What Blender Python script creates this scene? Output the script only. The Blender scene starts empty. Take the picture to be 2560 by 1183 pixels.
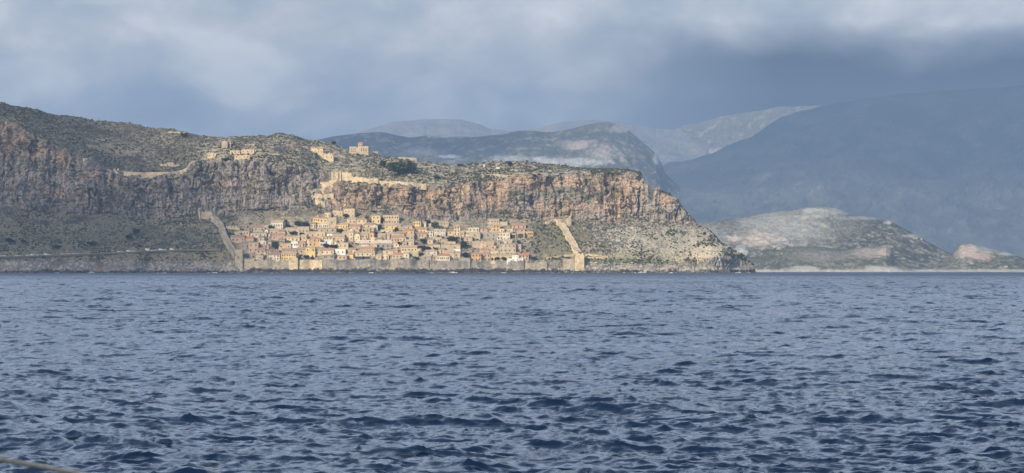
import bpy, math, random
import numpy as np
from mathutils import Vector, Matrix
R = math.radians
S = bpy.context.scene
COL = S.collection
random.seed(7); RNG = np.random.default_rng(11)

# ------------------------------------------------------------------ camera, sky, sun, exposure
F = 5774.0          # focal length in pixels of the 2560 wide photograph
CX, HY, H = 1280.0, 676.6, 3.2
cam = bpy.data.cameras.new('camera'); camo = bpy.data.objects.new('camera', cam); COL.objects.link(camo)
camo.location = (0, 0, H); camo.rotation_euler = (R(90), 0, 0)
cam.sensor_width = 36; cam.lens = 36*F/2560; cam.shift_y = (HY-591.5)/2560
cam.clip_start = 0.5; cam.clip_end = 60000
cam.dof.use_dof = True; cam.dof.focus_distance = 2800; cam.dof.aperture_fstop = 10
S.camera = camo
SUN_EL, SUN_AZ = R(27), R(-143)      # azimuth measured from +Y towards +X: the sun stands behind the boat to the left
sdir = Vector((math.sin(SUN_AZ)*math.cos(SUN_EL), math.cos(SUN_AZ)*math.cos(SUN_EL), math.sin(SUN_EL)))
sun = bpy.data.lights.new('sun', 'SUN'); suno = bpy.data.objects.new('sun', sun); COL.objects.link(suno)
sun.energy = 5.0; sun.angle = R(0.6); sun.color = (1.0, 0.84, 0.60)
suno.rotation_euler = (-sdir).to_track_quat('-Z', 'Y').to_euler()
S.view_settings.view_transform = 'Standard'; S.view_settings.look = 'None'
S.view_settings.exposure = 0.30; S.view_settings.gamma = 1
S.cycles.max_bounces = 4; S.cycles.diffuse_bounces = 2; S.cycles.glossy_bounces = 3
S.cycles.transparent_max_bounces = 10; S.cycles.volume_bounces = 0
S.cycles.use_denoising = True; S.cycles.use_adaptive_sampling = True; S.cycles.adaptive_threshold = 0.015

def nd(nt, t, **kw):
    n = nt.nodes.new(t)
    for k, v in kw.items():
        if k == 'ins':
            for a, b in v.items(): n.inputs[a].default_value = b
        else: setattr(n, k, v)
    return n
def ramp(nt, stops, src=None, mode='LINEAR'):
    r = nt.nodes.new('ShaderNodeValToRGB'); cr = r.color_ramp; cr.interpolation = mode
    while len(cr.elements) < len(stops): cr.elements.new(0.5)
    for e, (p, c) in zip(cr.elements, stops): e.position = p; e.color = (*c, 1) if len(c) == 3 else c
    if src is not None: nt.links.new(src, r.inputs[0])
    return r
def math_(nt, op, a, b=None, c=None, clamp=False):
    m = nt.nodes.new('ShaderNodeMath'); m.operation = op; m.use_clamp = clamp
    for i, v in enumerate((a, b, c)):
        if v is None: continue
        if isinstance(v, (int, float)): m.inputs[i].default_value = v
        else: nt.links.new(v, m.inputs[i])
    return m.outputs[0]
def mixc(nt, fac, a, b, mode='MIX'):
    m = nt.nodes.new('ShaderNodeMix'); m.data_type = 'RGBA'; m.blend_type = mode
    for i, v in ((0, fac), (6, a), (7, b)):
        if isinstance(v, (int, float)): m.inputs[i].default_value = v
        elif isinstance(v, tuple): m.inputs[i].default_value = (*v, 1)
        else: nt.links.new(v, m.inputs[i])
    return m.outputs[2]

def srgb(r, g, b):
    f = lambda c: (c/255/12.92) if c/255 <= 0.04045 else ((c/255+0.055)/1.055)**2.4
    return (f(r), f(g), f(b))

W = bpy.data.worlds.new('World'); S.world = W; W.use_nodes = True
nt = W.node_tree; nt.nodes.clear()
SK = 0.1
sky = nd(nt, 'ShaderNodeTexSky', sky_type='NISHITA', sun_disc=False, sun_elevation=SUN_EL, sun_rotation=SUN_AZ)
tc = nd(nt, 'ShaderNodeTexCoord')
sep = nd(nt, 'ShaderNodeSeparateXYZ'); nt.links.new(tc.outputs['Generated'], sep.inputs[0])
X_, Y_, Z_ = sep.outputs
def wnoise(scale, zs, detail, rough, off, dist=0.0):
    mp = nd(nt, 'ShaderNodeMapping'); mp.inputs['Scale'].default_value = (1, 1, zs); mp.inputs['Location'].default_value = off
    nt.links.new(tc.outputs['Generated'], mp.inputs[0])
    n = nd(nt, 'ShaderNodeTexNoise', ins={'Scale': scale, 'Detail': detail, 'Roughness': rough, 'Distortion': dist})
    nt.links.new(mp.outputs[0], n.inputs['Vector']); return n.outputs[0]
big = wnoise(11, 2.1, 5, .5, (3.1, 0.4, 0.2), .3)
med = wnoise(20, 1.7, 6, .55, (0.7, 5.2, 1.9), .25)
azm = math_(nt, 'ARCTAN2', X_, Y_)                          # azimuth from the view axis, right is positive
# cloud cover colour by elevation, its banks wavering with the noise
wav = math_(nt, 'MULTIPLY_ADD', math_(nt, 'SUBTRACT', big, .5), .050, Z_)
wav = math_(nt, 'MULTIPLY_ADD', math_(nt, 'SUBTRACT', med, .5), .016, wav)
el = math_(nt, 'MULTIPLY', wav, 4.0, clamp=True)            # 0 .. 0.25 rad
k = 4.0
low = ramp(nt, [(0.0, srgb(128,138,153)), (.05*k, srgb(130,140,154)), (.060*k, srgb(137,146,160)), (.071*k, srgb(146,154,166)),
                (.079*k, srgb(165,170,176)), (.095*k, srgb(168,173,180)), (.112*k, srgb(184,187,191)), (.135*k, (.54,.58,.65)), (.18*k, (.63,.77,1.01)), (1, (.72,.90,1.22))], el)
over = ramp(nt, [(0, (1,1,1)), (.36, (1,1,1)), (.55, (.42,.44,.48)), (.85, (.20,.22,.27)), (1, (.20,.22,.27))], Z_)
# brighter and duller lumps inside the cloud
lump = ramp(nt, [(.38, (.72,.77,.83)), (.46, (.90,.92,.94)), (.52, (1.09,1.06,1.03)), (.60, (1.42,1.34,1.26))], math_(nt, 'MULTIPLY_ADD', med, .55, math_(nt, 'MULTIPLY', big, .45)))
cl = mixc(nt, 1.0, low.outputs[0], lump.outputs[0], 'MULTIPLY'); cl = mixc(nt, 1.0, cl, over.outputs[0], 'MULTIPLY')
# the lower right of the sky lies under a heavy bank of rain cloud
rt = math_(nt, 'MULTIPLY', math_(nt, 'MULTIPLY_ADD', azm, 10.0, -.15, clamp=True), math_(nt, 'MULTIPLY_ADD', wav, -40, 4.35, clamp=True))
cl = mixc(nt, math_(nt, 'MULTIPLY', rt, 1.0), cl, (.012, .018, .030))
cls = nd(nt, 'ShaderNodeVectorMath', operation='SCALE'); cls.inputs['Scale'].default_value = 1/SK
nt.links.new(cl, cls.inputs[0])
cov = ramp(nt, [(0, (.98,)*3), (1, (.95,)*3)], Z_)
fin = mixc(nt, cov.outputs[0], sky.outputs[0], cls.outputs[0])
bg = nd(nt, 'ShaderNodeBackground', ins={'Strength': SK}); nt.links.new(fin, bg.inputs[0])
out = nd(nt, 'ShaderNodeOutputWorld'); nt.links.new(bg.outputs[0], out.inputs[0])

# ------------------------------------------------------------------ helpers
def tag(o, label=None, cat=None, group=None, kind=None):
    if label: o['label'] = label
    if cat: o['category'] = cat
    if group: o['group'] = group
    if kind: o['kind'] = kind
    return o
def at(px, py, Y): return Vector(((px-CX)/F*Y, Y, H-(py-HY)/F*Y))

def mesh_np(name, verts, quads, mat, smooth=False, col=None, parent=None):
    me = bpy.data.meshes.new(name)
    nv, nf = len(verts), len(quads); kk = quads.shape[1]
    me.vertices.add(nv); me.vertices.foreach_set('co', np.ascontiguousarray(verts, np.float32).ravel())
    me.loops.add(nf*kk); me.loops.foreach_set('vertex_index', quads.astype(np.int32).ravel())
    me.polygons.add(nf); me.polygons.foreach_set('loop_start', np.arange(0, nf*kk, kk, dtype=np.int32))
    me.polygons.foreach_set('loop_total', np.full(nf, kk, np.int32))
    me.update(calc_edges=True)
    me.polygons.foreach_set('use_smooth', np.full(nf, smooth))
    if col is not None:
        a = me.color_attributes.new('tone', 'FLOAT_COLOR', 'POINT')
        c = np.ones((nv, 4), np.float32); c[:, :3] = col; a.data.foreach_set('color', c.ravel())
    me.materials.append(mat)
    o = bpy.data.objects.new(name, me); COL.objects.link(o); o.parent = parent
    return o
def grid_quads(nr, nc):
    i = np.arange(nr-1)[:, None]*nc + np.arange(nc-1)[None]
    return np.stack([i, i+1, i+nc+1, i+nc], -1).reshape(-1, 4)

class MB:
    """collects polygons; build() links them as one mesh object"""
    def __init__(s): s.v = []; s.f = []; s.mi = []
    def poly(s, pts, mi=0):
        n = len(s.v); s.v += [tuple(p) for p in pts]; s.f.append(tuple(range(n, n+len(pts)))); s.mi.append(mi)
    def box(s, x0, x1, y0, y1, z0, z1, mi=0, faces='xXyYzZ'):
        P = [(x0,y0,z0),(x1,y0,z0),(x1,y1,z0),(x0,y1,z0),(x0,y0,z1),(x1,y0,z1),(x1,y1,z1),(x0,y1,z1)]
        for c, q in (('z',(3,2,1,0)),('Z',(4,5,6,7)),('y',(0,1,5,4)),('Y',(2,3,7,6)),('x',(3,0,4,7)),('X',(1,2,6,5))):
            if c in faces: s.poly([P[i] for i in q], mi)
    def cyl(s, c, r0, r1, z0, z1, n=12, mi=0, cap=True):
        a = [2*math.pi*i/n for i in range(n)]
        lo = [(c[0]+r0*math.cos(t), c[1]+r0*math.sin(t), z0) for t in a]
        hi = [(c[0]+r1*math.cos(t), c[1]+r1*math.sin(t), z1) for t in a]
        for i in range(n):
            j = (i+1) % n; s.poly([lo[i], lo[j], hi[j], hi[i]], mi)
        if cap: s.poly(hi, mi)
    def dome(s, c, r, z0, h, n=14, m=5, mi=0):
        for k in range(m):
            a0, a1 = math.pi/2*k/m, math.pi/2*(k+1)/m
            for i in range(n):
                t0, t1 = 2*math.pi*i/n, 2*math.pi*(i+1)/n
                g = lambda t, a: (c[0]+r*math.cos(a)*math.cos(t), c[1]+r*math.cos(a)*math.sin(t), z0+h*math.sin(a))
                s.poly([g(t0,a0), g(t1,a0), g(t1,a1), g(t0,a1)], mi) if k < m-1 else s.poly([g(t0,a0), g(t1,a0), g(t0,a1)], mi)
    def tube(s, pts, rads, n=6, mi=0):
        rings = []
        for i, p in enumerate(pts):
            p = Vector(p); d = (Vector(pts[min(i+1, len(pts)-1)])-Vector(pts[max(i-1, 0)])).normalized()
            a = d.orthogonal().normalized(); b = d.cross(a)
            rings.append([p+rads[i]*(a*math.cos(2*math.pi*j/n)+b*math.sin(2*math.pi*j/n)) for j in range(n)])
        for i in range(len(pts)-1):
            for j in range(n):
                q = (j+1) % n; s.poly([rings[i][j], rings[i][q], rings[i+1][q], rings[i+1][j]], mi)
        s.poly(rings[-1], mi); s.poly(rings[0][::-1], mi)
    def mesh(s, name, mats, smooth=False):
        me = bpy.data.meshes.new(name); me.from_pydata(s.v, [], s.f)
        for m in (mats if isinstance(mats, (list, tuple)) else [mats]): me.materials.append(m)
        if any(s.mi): me.polygons.foreach_set('material_index', s.mi)
        if smooth: me.polygons.foreach_set('use_smooth', [True]*len(s.f))
        me.update(); return me
    def build(s, name, mats, parent=None, smooth=False):
        o = bpy.data.objects.new(name, s.mesh(name, mats, smooth)); COL.objects.link(o); o.parent = parent
        return o
def empty(name, loc, rz=0):
    o = bpy.data.objects.new(name, None); COL.objects.link(o); o.location = loc; o.rotation_euler = (0, 0, rz)
    o.empty_display_size = 1; return o

# gradient noise on numpy arrays
def _h(ix, iy, iz, seed):
    h = (ix*np.uint32(374761393)) ^ (iy*np.uint32(668265263)) ^ (iz*np.uint32(2147483647-362437)) ^ np.uint32((seed*1274126177) & 0xffffffff)
    h = (h ^ (h >> np.uint32(13)))*np.uint32(1274126177); return h ^ (h >> np.uint32(16))
def pn(x, y, z, seed=0):
    x, y, z = np.broadcast_arrays(np.asarray(x, np.float32), np.asarray(y, np.float32), np.asarray(z, np.float32))
    fx, fy, fz = np.floor(x), np.floor(y), np.floor(z)
    ix, iy, iz = [(a.astype(np.int64)+100000).astype(np.uint32) for a in (fx, fy, fz)]
    dx, dy, dz = x-fx, y-fy, z-fz
    u, v, w = [t*t*t*(t*(t*6-15)+10) for t in (dx, dy, dz)]
    r = 0
    for a in (0, 1):
        for b in (0, 1):
            for c in (0, 1):
                h = _h(ix+np.uint32(a), iy+np.uint32(b), iz+np.uint32(c), seed)
                g = ((h & np.uint32(1023)).astype(np.float32)/511.5-1)*(dx-a) + (((h >> np.uint32(10)) & np.uint32(1023)).astype(np.float32)/511.5-1)*(dy-b) \
                    + (((h >> np.uint32(20)) & np.uint32(1023)).astype(np.float32)/511.5-1)*(dz-c)
                r = r + g*(u if a else 1-u)*(v if b else 1-v)*(w if c else 1-w)
    return r*1.5
def fbm(x, y, z, oct=4, seed=0, gain=.5, ridged=False):
    s, a, t = 0, 1.0, 0
    for o in range(oct):
        n = pn(x*2**o, y*2**o, z*2**o, seed+o*17)
        s = s + a*((1-2*np.abs(n)) if ridged else n); t += a; a *= gain
    return s/t if ridged else 1.9*s/t
def sm(a, b, x): t = np.clip((x-a)/(b-a), 0, 1); return t*t*(3-2*t)
def lerp(a, b, t): return a+(b-a)*t
def curve(pts, x): p = np.array(pts, float); return np.interp(x, p[:, 0], p[:, 1])

# ------------------------------------------------------------------ materials
def pmat(name, color, rough=.9, noise=.25, scale=.35, bump=0.0, spec=.2, stain=None, metal=0.0):
    """plain colour broken up by two sizes of object noise"""
    m = bpy.data.materials.new(name); m.use_nodes = True; t = m.node_tree; t.nodes.clear()
    o = nd(t, 'ShaderNodeOutputMaterial'); b = nd(t, 'ShaderNodeBsdfPrincipled', ins={'Roughness': rough, 'Specular IOR Level': spec, 'Metallic': metal})
    t.links.new(b.outputs[0], o.inputs[0])
    g = nd(t, 'ShaderNodeNewGeometry')
    n1 = nd(t, 'ShaderNodeTexNoise', ins={'Scale': scale, 'Detail': 5, 'Roughness': .65}); t.links.new(g.outputs['Position'], n1.inputs['Vector'])
    r = ramp(t, [(.3, tuple(c*(1-noise) for c in color)), (.5, color), (.72, tuple(min(1, c*(1+noise*.9)) for c in color))], n1.outputs[0])
    c = r.outputs[0]
    if stain:
        n2 = nd(t, 'ShaderNodeTexNoise', ins={'Scale': scale*.35, 'Detail': 4, 'Roughness': .6}); t.links.new(g.outputs['Position'], n2.inputs['Vector'])
        f = ramp(t, [(.48, (0,0,0)), (.66, (.75,.75,.75))], n2.outputs[0]); c = mixc(t, f.outputs[0], c, stain)
    t.links.new(c, b.inputs['Base Color'])
    if bump:
        bp = nd(t, 'ShaderNodeBump', ins={'Strength': .7, 'Distance': bump}); t.links.new(n1.outputs[0], bp.inputs['Height']); t.links.new(bp.outputs[0], b.inputs['Normal'])
    return m
def tone_mat(name, scale=.5, bump=1.2, var=.35, zs=.5):
    """terrain: the surveyed tone of the ground, broken up by finer rock noise"""
    m = bpy.data.materials.new(name); m.use_nodes = True; t = m.node_tree; t.nodes.clear()
    o = nd(t, 'ShaderNodeOutputMaterial'); b = nd(t, 'ShaderNodeBsdfPrincipled', ins={'Roughness': .95, 'Specular IOR Level': .1}); t.links.new(b.outputs[0], o.inputs[0])
    at_ = nd(t, 'ShaderNodeAttribute', attribute_name='tone')
    g = nd(t, 'ShaderNodeNewGeometry'); mp = nd(t, 'ShaderNodeMapping'); mp.inputs['Scale'].default_value = (1, 1, zs); t.links.new(g.outputs['Position'], mp.inputs[0])
    n = nd(t, 'ShaderNodeTexNoise', ins={'Scale': scale, 'Detail': 6, 'Roughness': .7}); t.links.new(mp.outputs[0], n.inputs['Vector'])
    r = ramp(t, [(.32, (1-var,)*3), (.5, (1,1,1)), (.68, (1+var,)*3)], n.outputs[0])
    c = mixc(t, 1.0, at_.outputs['Color'], r.outputs[0], 'MULTIPLY'); t.links.new(c, b.inputs['Base Color'])
    bp = nd(t, 'ShaderNodeBump', ins={'Strength': .8, 'Distance': bump}); t.links.new(n.outputs[0], bp.inputs['Height']); t.links.new(bp.outputs[0], b.inputs['Normal'])
    return m
M_rock = tone_mat('limestone_and_scrub', .45, 1.6, .35)
M_far = tone_mat('far_hillside', .05, 8.0, .25)
M_far_wall = M_rock

# ------------------------------------------------------------------ sea
m = bpy.data.materials.new('sea_water'); m.use_nodes = True; t = m.node_tree; t.nodes.clear()
o_ = nd(t, 'ShaderNodeOutputMaterial'); b_ = nd(t, 'ShaderNodeBsdfPrincipled', ins={'Roughness': .07, 'IOR': 1.333, 'Specular IOR Level': .5, 'Base Color': (.003, .012, .036, 1)})
t.links.new(b_.outputs[0], o_.inputs[0])
g_ = nd(t, 'ShaderNodeNewGeometry')
mp_ = nd(t, 'ShaderNodeMapping'); mp_.inputs['Scale'].default_value = (.55, 1.2, 1); mp_.inputs['Rotation'].default_value = (0, 0, R(12)); t.links.new(g_.outputs['Position'], mp_.inputs[0])
n_ = nd(t, 'ShaderNodeTexNoise', ins={'Scale': 1.7, 'Detail': 6, 'Roughness': .66, 'Distortion': .6}); t.links.new(mp_.outputs[0], n_.inputs['Vector'])
at_c = nd(t, 'ShaderNodeAttribute', attribute_name='tone')
off_ = nd(t, 'ShaderNodeVectorMath', operation='SUBTRACT'); t.links.new(n_.outputs['Color'], off_.inputs[0]); off_.inputs[1].default_value = (.5, .5, .5)
ml_ = nd(t, 'ShaderNodeVectorMath', operation='MULTIPLY'); t.links.new(off_.outputs[0], ml_.inputs[0]); t.links.new(at_c.outputs['Color'], ml_.inputs[1])
sc_ = nd(t, 'ShaderNodeSeparateColor'); t.links.new(at_c.outputs['Color'], sc_.inputs[0]); t.links.new(sc_.outputs[2], b_.inputs['Roughness'])
flat_ = nd(t, 'ShaderNodeVectorMath', operation='MULTIPLY'); t.links.new(ml_.outputs[0], flat_.inputs[0]); flat_.inputs[1].default_value = (1, 1, 0)
ad_ = nd(t, 'ShaderNodeVectorMath', operation='ADD'); t.links.new(g_.outputs['Normal'], ad_.inputs[0]); t.links.new(flat_.outputs[0], ad_.inputs[1])
nz_ = nd(t, 'ShaderNodeVectorMath', operation='NORMALIZE'); t.links.new(ad_.outputs[0], nz_.inputs[0]); t.links.new(nz_.outputs[0], b_.inputs['Normal'])
M_sea = m
def ocean_tile(N, L, lmin, lmax, rms, seed, wind=(0.25, 1.0), spread=1.6):
    r = np.random.default_rng(seed); k1 = 2*np.pi*np.fft.fftfreq(N, L/N)
    kx, ky = np.meshgrid(k1, k1, indexing='ij'); kk = np.hypot(kx, ky); kk[0, 0] = 1
    w = np.array(wind)/np.hypot(*wind); c = np.abs((kx*w[0]+ky*w[1])/kk)
    P = kk**-3.6*(.10+.9*c**(2*spread))*(kk < 2*np.pi/lmin)*(kk > 2*np.pi/lmax); P[0, 0] = 0
    h = (r.normal(size=(N, N))+1j*r.normal(size=(N, N)))*np.sqrt(P)
    z = np.fft.ifft2(h).real; s = rms/z.std(); z *= s
    dx = np.fft.ifft2(-1j*kx/kk*h).real*s; dy = np.fft.ifft2(-1j*ky/kk*h).real*s
    return z, dx, dy, L
def samp(tile, x, y, rot):
    z, dx, dy, L = tile; N = z.shape[0]; c, s = math.cos(rot), math.sin(rot)
    u = (c*x+s*y)/L*N; v = (-s*x+c*y)/L*N
    iu, iv = np.floor(u), np.floor(v); fu, fv = u-iu, v-iv; iu = iu.astype(int); iv = iv.astype(int)
    r = []
    for a in (z, dx, dy):
        g = lambda p, q: a[(iu+p) % N, (iv+q) % N]
        r.append(g(0,0)*(1-fu)*(1-fv)+g(1,0)*fu*(1-fv)+g(0,1)*(1-fu)*fv+g(1,1)*fu*fv)
    return r[0], c*r[1]-s*r[2], s*r[1]+c*r[2]
t_a = ocean_tile(1024, 97.0, .7, 7.0, .066, 5, spread=2.4); t_b = ocean_tile(512, 19.3, .12, .95, .024, 9, spread=1.5); t_c = ocean_tile(256, 710.0, 12, 60, .10, 3)
rows = np.concatenate([np.exp(np.linspace(math.log(24), math.log(3300), 2250)), np.exp(np.linspace(math.log(3320), math.log(14000), 140))])
tx = np.linspace(-.36, .36, 780)
YY, TT = np.meshgrid(rows, tx, indexing='ij'); XX = YY*TT
dr = np.gradient(rows)[:, None]; dc = (tx[1]-tx[0])*rows[:, None]
fa = (.90+.75*sm(.14, .9, dr))*np.ones_like(XX); fb = np.clip(1.35-dr/.9, .3, 1)*np.ones_like(XX)
za, xa, ya = samp(t_a, XX, YY, .05); zb, xb, yb_ = samp(t_b, XX, YY, -.22); zc, xc, yc_ = samp(t_c, XX, YY, .3)
gust = .85+.35*fbm(XX/70, YY/160, 0*XX, 3, 4); gust = np.clip(gust, .35, 1.35)
ZZ = zc+za*fa*(.6+.4*gust)+zb*fb*gust
V = np.stack([XX-1.0*(xa*fa+xb*fb), YY-1.0*(ya*fa+yb_*fb), ZZ], -1).reshape(-1, 3)
chop = (1.8+1.6*sm(.2, 2.5, dr)*np.ones_like(XX))*gust
rgh = np.clip(.12+.33*sm(.15, 4.5, dr)+.05*fbm(XX/40, YY/60, 0*XX, 3, 77)+.05*fbm(XX/160, YY/420, 0*XX, 3, 79), .1, .5)
sea = mesh_np('sea', V, grid_quads(len(rows), len(tx)), M_sea, smooth=True, col=np.stack([chop*.6, chop, rgh], -1).reshape(-1, 3)); tag(sea, kind='structure')
# the rest of the sea round the boat and out to the horizon, calm level
mb = MB(); e, nf, B = .36, 24, 45000
for q in ([(-B,-B,0),(B,-B,0),(B,nf,0),(-B,nf,0)], [(-B,nf,0),(-nf*e,nf,0),(-14000*e,14000,0),(-B,14000,0)],
          [(nf*e,nf,0),(B,nf,0),(B,14000,0),(14000*e,14000,0)], [(-B,14000,0),(B,14000,0),(B,B,0),(-B,B,0)]):
    mb.poly([(a, b, -.02) for a, b, c in q])
o = mb.build('sea', M_sea); ca = o.data.color_attributes.new('tone', 'FLOAT_COLOR', 'POINT')
for q in ca.data: q.color = (1.3, 2.2, .26, 1)
tag(o, kind='structure')

# ------------------------------------------------------------------ the great rock
def extend(c): return c
c_sh = [(-400,660),(0,657),(120,655),(200,654),(300,656),(420,660),(540,661),(585,668),(610,669),(700,668),(760,669),(900,669),(1100,670),(1300,670),(1400,669),(1440,671),(1520,670),(1600,669),(1680,669),(1740,668),(1790,669),(1840,668),(1870,664),(1884,668),(1892,683)]
c_st = [(-400,655),(0,652),(300,650),(500,654),(580,655),(600,651),(640,650),(1100,650),(1300,650),(1400,652),(1440,665),(1520,664),(1600,662),(1700,660),(1740,655),(1790,640),(1840,645),(1870,658),(1884,664),(1892,683)]
c_cb = [(-400,520),(0,525),(120,535),(300,541),(480,545),(560,530),(700,527),(780,526),(860,532),(940,531),(1000,536),(1060,548),(1120,549),(1200,547),(1380,548),(1420,546),(1500,556),(1600,558),(1700,560),(1740,568),(1776,590),(1800,612),(1835,632),(1892,684)]
c_ct = [(-400,290),(0,293),(46,313),(90,343),(122,356),(167,380),(213,398),(280,424),(310,437),(400,440),(460,436),(480,415),(510,408),(560,402),(640,404),(700,412),(760,418),(800,432),(830,458),(870,466),(950,462),(1000,464),(1060,470),(1100,466),(1200,456),(1250,446),(1300,438),(1350,436),(1450,438),(1520,434),(1570,430),(1600,436),(1615,462),(1650,480),(1672,487),(1700,513),(1735,552),(1776,583),(1800,608),(1835,630),(1892,684)]
c_sk = [(-400,225),(-60,248),(0,257),(20,260),(60,267),(90,272),(112,280),(135,285),(170,288),(208,292),(225,300),(300,304),(320,305),(350,312),(388,321),(400,318),(430,322),(460,328),(500,338),(560,342),(620,339),(665,338),(698,331),(720,334),(760,346),(790,351),(830,357),(860,370),(900,383),(950,391),(1000,395),(1050,403),(1100,407),(1140,413),(1170,411),(1210,404),(1270,402),(1330,405),(1400,412),(1450,420),(1500,422),(1540,421),(1575,424),(1600,431),(1606,444),(1615,459),(1628,471),(1650,477),(1672,484),(1700,511),(1716,531),(1735,549),(1742,563),(1776,577),(1800,604),(1835,626),(1846,640),(1870,655),(1883,661),(1887,675),(1892,685)]
NC = 1560
px = np.concatenate([np.linspace(-420, -10, 110), np.linspace(-8, 1893, NC-110)])
cs, cst, cb, ct, ck = [curve(c, px) for c in (c_sh, c_st, c_cb, c_ct, c_sk)]
# roughen the key lines a little so nothing runs ruler-straight
j = lambda s, a, sc: a*fbm(px/sc, 0*px+s, 0*px, 3, s)
ck = ck+j(3, 3.0, 22)*sm(1900, 1860, px); ct = np.maximum(ct+j(4, 9, 40)+j(8, 5, 13), ck+1.5); cb = np.maximum(cb+j(5, 8, 60), ct+1)
cst = np.clip(cst+j(6, 3, 30)*sm(1440, 1500, px)+j(6, 3, 30)*sm(560, 500, px), 0, 700); cst = np.maximum(cst, cb+.5); cs = np.maximum(cs, cst+.5)
Yc = 2887+10*fbm(px/90, 0*px, 0*px, 3, 21)+60*sm(1780, 1890, px)+40*sm(300, -400, px)
mp_px = 2887/F
def zof(py, Y): return H-(py-HY)/F*Y
D1 = Yc; D2 = D1+4+(683-cs)*mp_px*.7; D3 = D2+(cs-cst)*mp_px*.22+.5
run = (cst-cb)*mp_px; D4 = D3+run*1.75+1
gul = 34*np.exp(-((px-812)/42)**2)+16*np.exp(-((px-1470)/25)**2)+14*fbm(px/70, 0*px+7, 0*px, 4, 33)*sm(1750, 1600, px)
D5 = D4+2+np.maximum(0, (cb-ct)*mp_px*.30+np.clip(gul, -12, 60)*sm(0, 60, cb-ct))
def xblur(a, s_):
    kx_ = np.arange(-3*s_, 3*s_+1); g_k = np.exp(-.5*(kx_/s_)**2); g_k /= g_k.sum()
    return np.convolve(np.pad(a, 3*s_, mode='edge'), g_k, 'valid')
D6 = xblur(D5+(ct-ck)*mp_px*2.3, 28)+4; D6 = np.maximum(D6, D5+2)
D4 = np.minimum(xblur(D4, 14), D5-1)
def seg(n, da, pa, db, pb, ease=None):
    s = np.linspace(0, 1, n, endpoint=False)[:, None]
    sd = s if ease is None else ease(s)
    return lerp(da[None], db[None], sd), lerp(pa[None], pb[None], s)
parts = [seg(3, D1-6, 0*px+690, D1, 0*px+683.0), seg(26, D1, 0*px+683.0, D2, cs), seg(22, D2, cs, D3, cst), seg(150, D3, cst, D4, cb, lambda s: s+.10*np.sin(np.pi*s)*-1),
         seg(170, D4, cb, D5, ct, lambda s: s**1.3), seg(125, D5, ct, D6, ck, lambda s: s*.65+.35*s**3)]
DD = np.concatenate([p[0] for p in parts]); PP = np.concatenate([p[1] for p in parts])
zone = np.concatenate([np.full(n, i, float) for i, n in enumerate((3, 26, 22, 150, 170, 125))])[:, None]*np.ones_like(px)
ZZ = zof(PP, DD); top = zof(ck, D6)
nb = 30; sb = np.linspace(0, 1, nb)[:, None]
DD = np.concatenate([DD, D6[None]+sb*(60+top[None]*2.6)]); ZZ = np.concatenate([ZZ, np.maximum(top[None]*(1-sb**1.4)-6*sb, -6)]); PP = np.concatenate([PP, ck[None]+0*sb]); zone = np.concatenate([zone, np.full((nb, len(px)), 6.)])
rowi = np.arange(zone.shape[0])[:, None]
r3, r4, r5, r6 = [int(np.nonzero(zone[:, 0] == q)[0][0]) for q in (3, 4, 5, 6)]
wx = np.where((rowi >= r5) & (rowi < r6), sm(0, 22, rowi-r5)*sm(0, 16, r6-rowi), 0.)+np.where((rowi >= r3) & (rowi < r4), sm(0, 10, rowi-r3)*sm(0, 16, r4-rowi), 0.)
def rblur(a, s_):
    kx_ = np.arange(-3*s_, 3*s_+1); g_k = np.exp(-.5*(kx_/s_)**2); g_k /= g_k.sum(); p = np.pad(a, ((0, 0), (3*s_, 3*s_)), mode='edge'); r = 0*a
    for i_, w_ in enumerate(g_k): r += w_*p[:, i_:i_+a.shape[1]]
    return r
DD = lerp(DD, rblur(DD, 14), wx*sm(1890, 1750, px)); ZZ = lerp(ZZ, rblur(ZZ, 14), wx*sm(1560, 1480, px))
XX = (px[None]-CX)/F*DD
for _ in range(2):                       # soften the profile corners
    DD[1:-1] = .25*DD[:-2]+.5*DD[1:-1]+.25*DD[2:]; ZZ[1:-1] = .25*ZZ[:-2]+.5*ZZ[1:-1]+.25*ZZ[2:]
P = np.stack([XX, DD, ZZ], -1)
du = np.gradient(P, axis=1); dv = np.gradient(P, axis=0); Nn = np.cross(du, dv); Nn /= np.linalg.norm(Nn, axis=-1, keepdims=True)+1e-9
if Nn[300, 700, 1] > 0: Nn = -Nn
Zc = sm(3.6, 4.2, zone)*(1-sm(4.6, 5.2, zone)) if False else (zone == 4).astype(float)
ker = np.ones(9)/9
def vblur(a, n=9):
    p = np.pad(a, ((n//2, n//2), (0, 0)), mode='edge'); c = np.cumsum(np.concatenate([np.zeros((1, a.shape[1])), p]), 0); return (c[n:]-c[:-n])/n
wc = vblur((zone == 4).astype(float), 15); wsl = vblur((zone == 3).astype(float), 15); wpl = vblur((zone >= 5).astype(float), 15); wsh = vblur(((zone == 1) | (zone == 2)).astype(float), 5)
PXG = px[None]+0*DD
town = sm(575, 610, PXG)*sm(1345, 1310, PXG)*sm(528, 545, PP)*(zone <= 3)
x, y, z = P[..., 0], P[..., 1], P[..., 2]
flute = fbm(x/9, y/9, z/38, 5, 41, .55, True)
blk = fbm(x/16, y/16, z/12, 4, 43, .55)
fine = fbm(x/4.2, y/4.2, z/5.5, 3, 47, .6, True)
big_ = fbm(x/48, y/48, z/90, 3, 51, .5)
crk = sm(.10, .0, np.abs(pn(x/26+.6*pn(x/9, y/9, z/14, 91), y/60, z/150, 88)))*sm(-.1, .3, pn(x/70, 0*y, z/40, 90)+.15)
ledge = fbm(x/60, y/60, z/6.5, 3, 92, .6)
cave = 0*x
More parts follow.
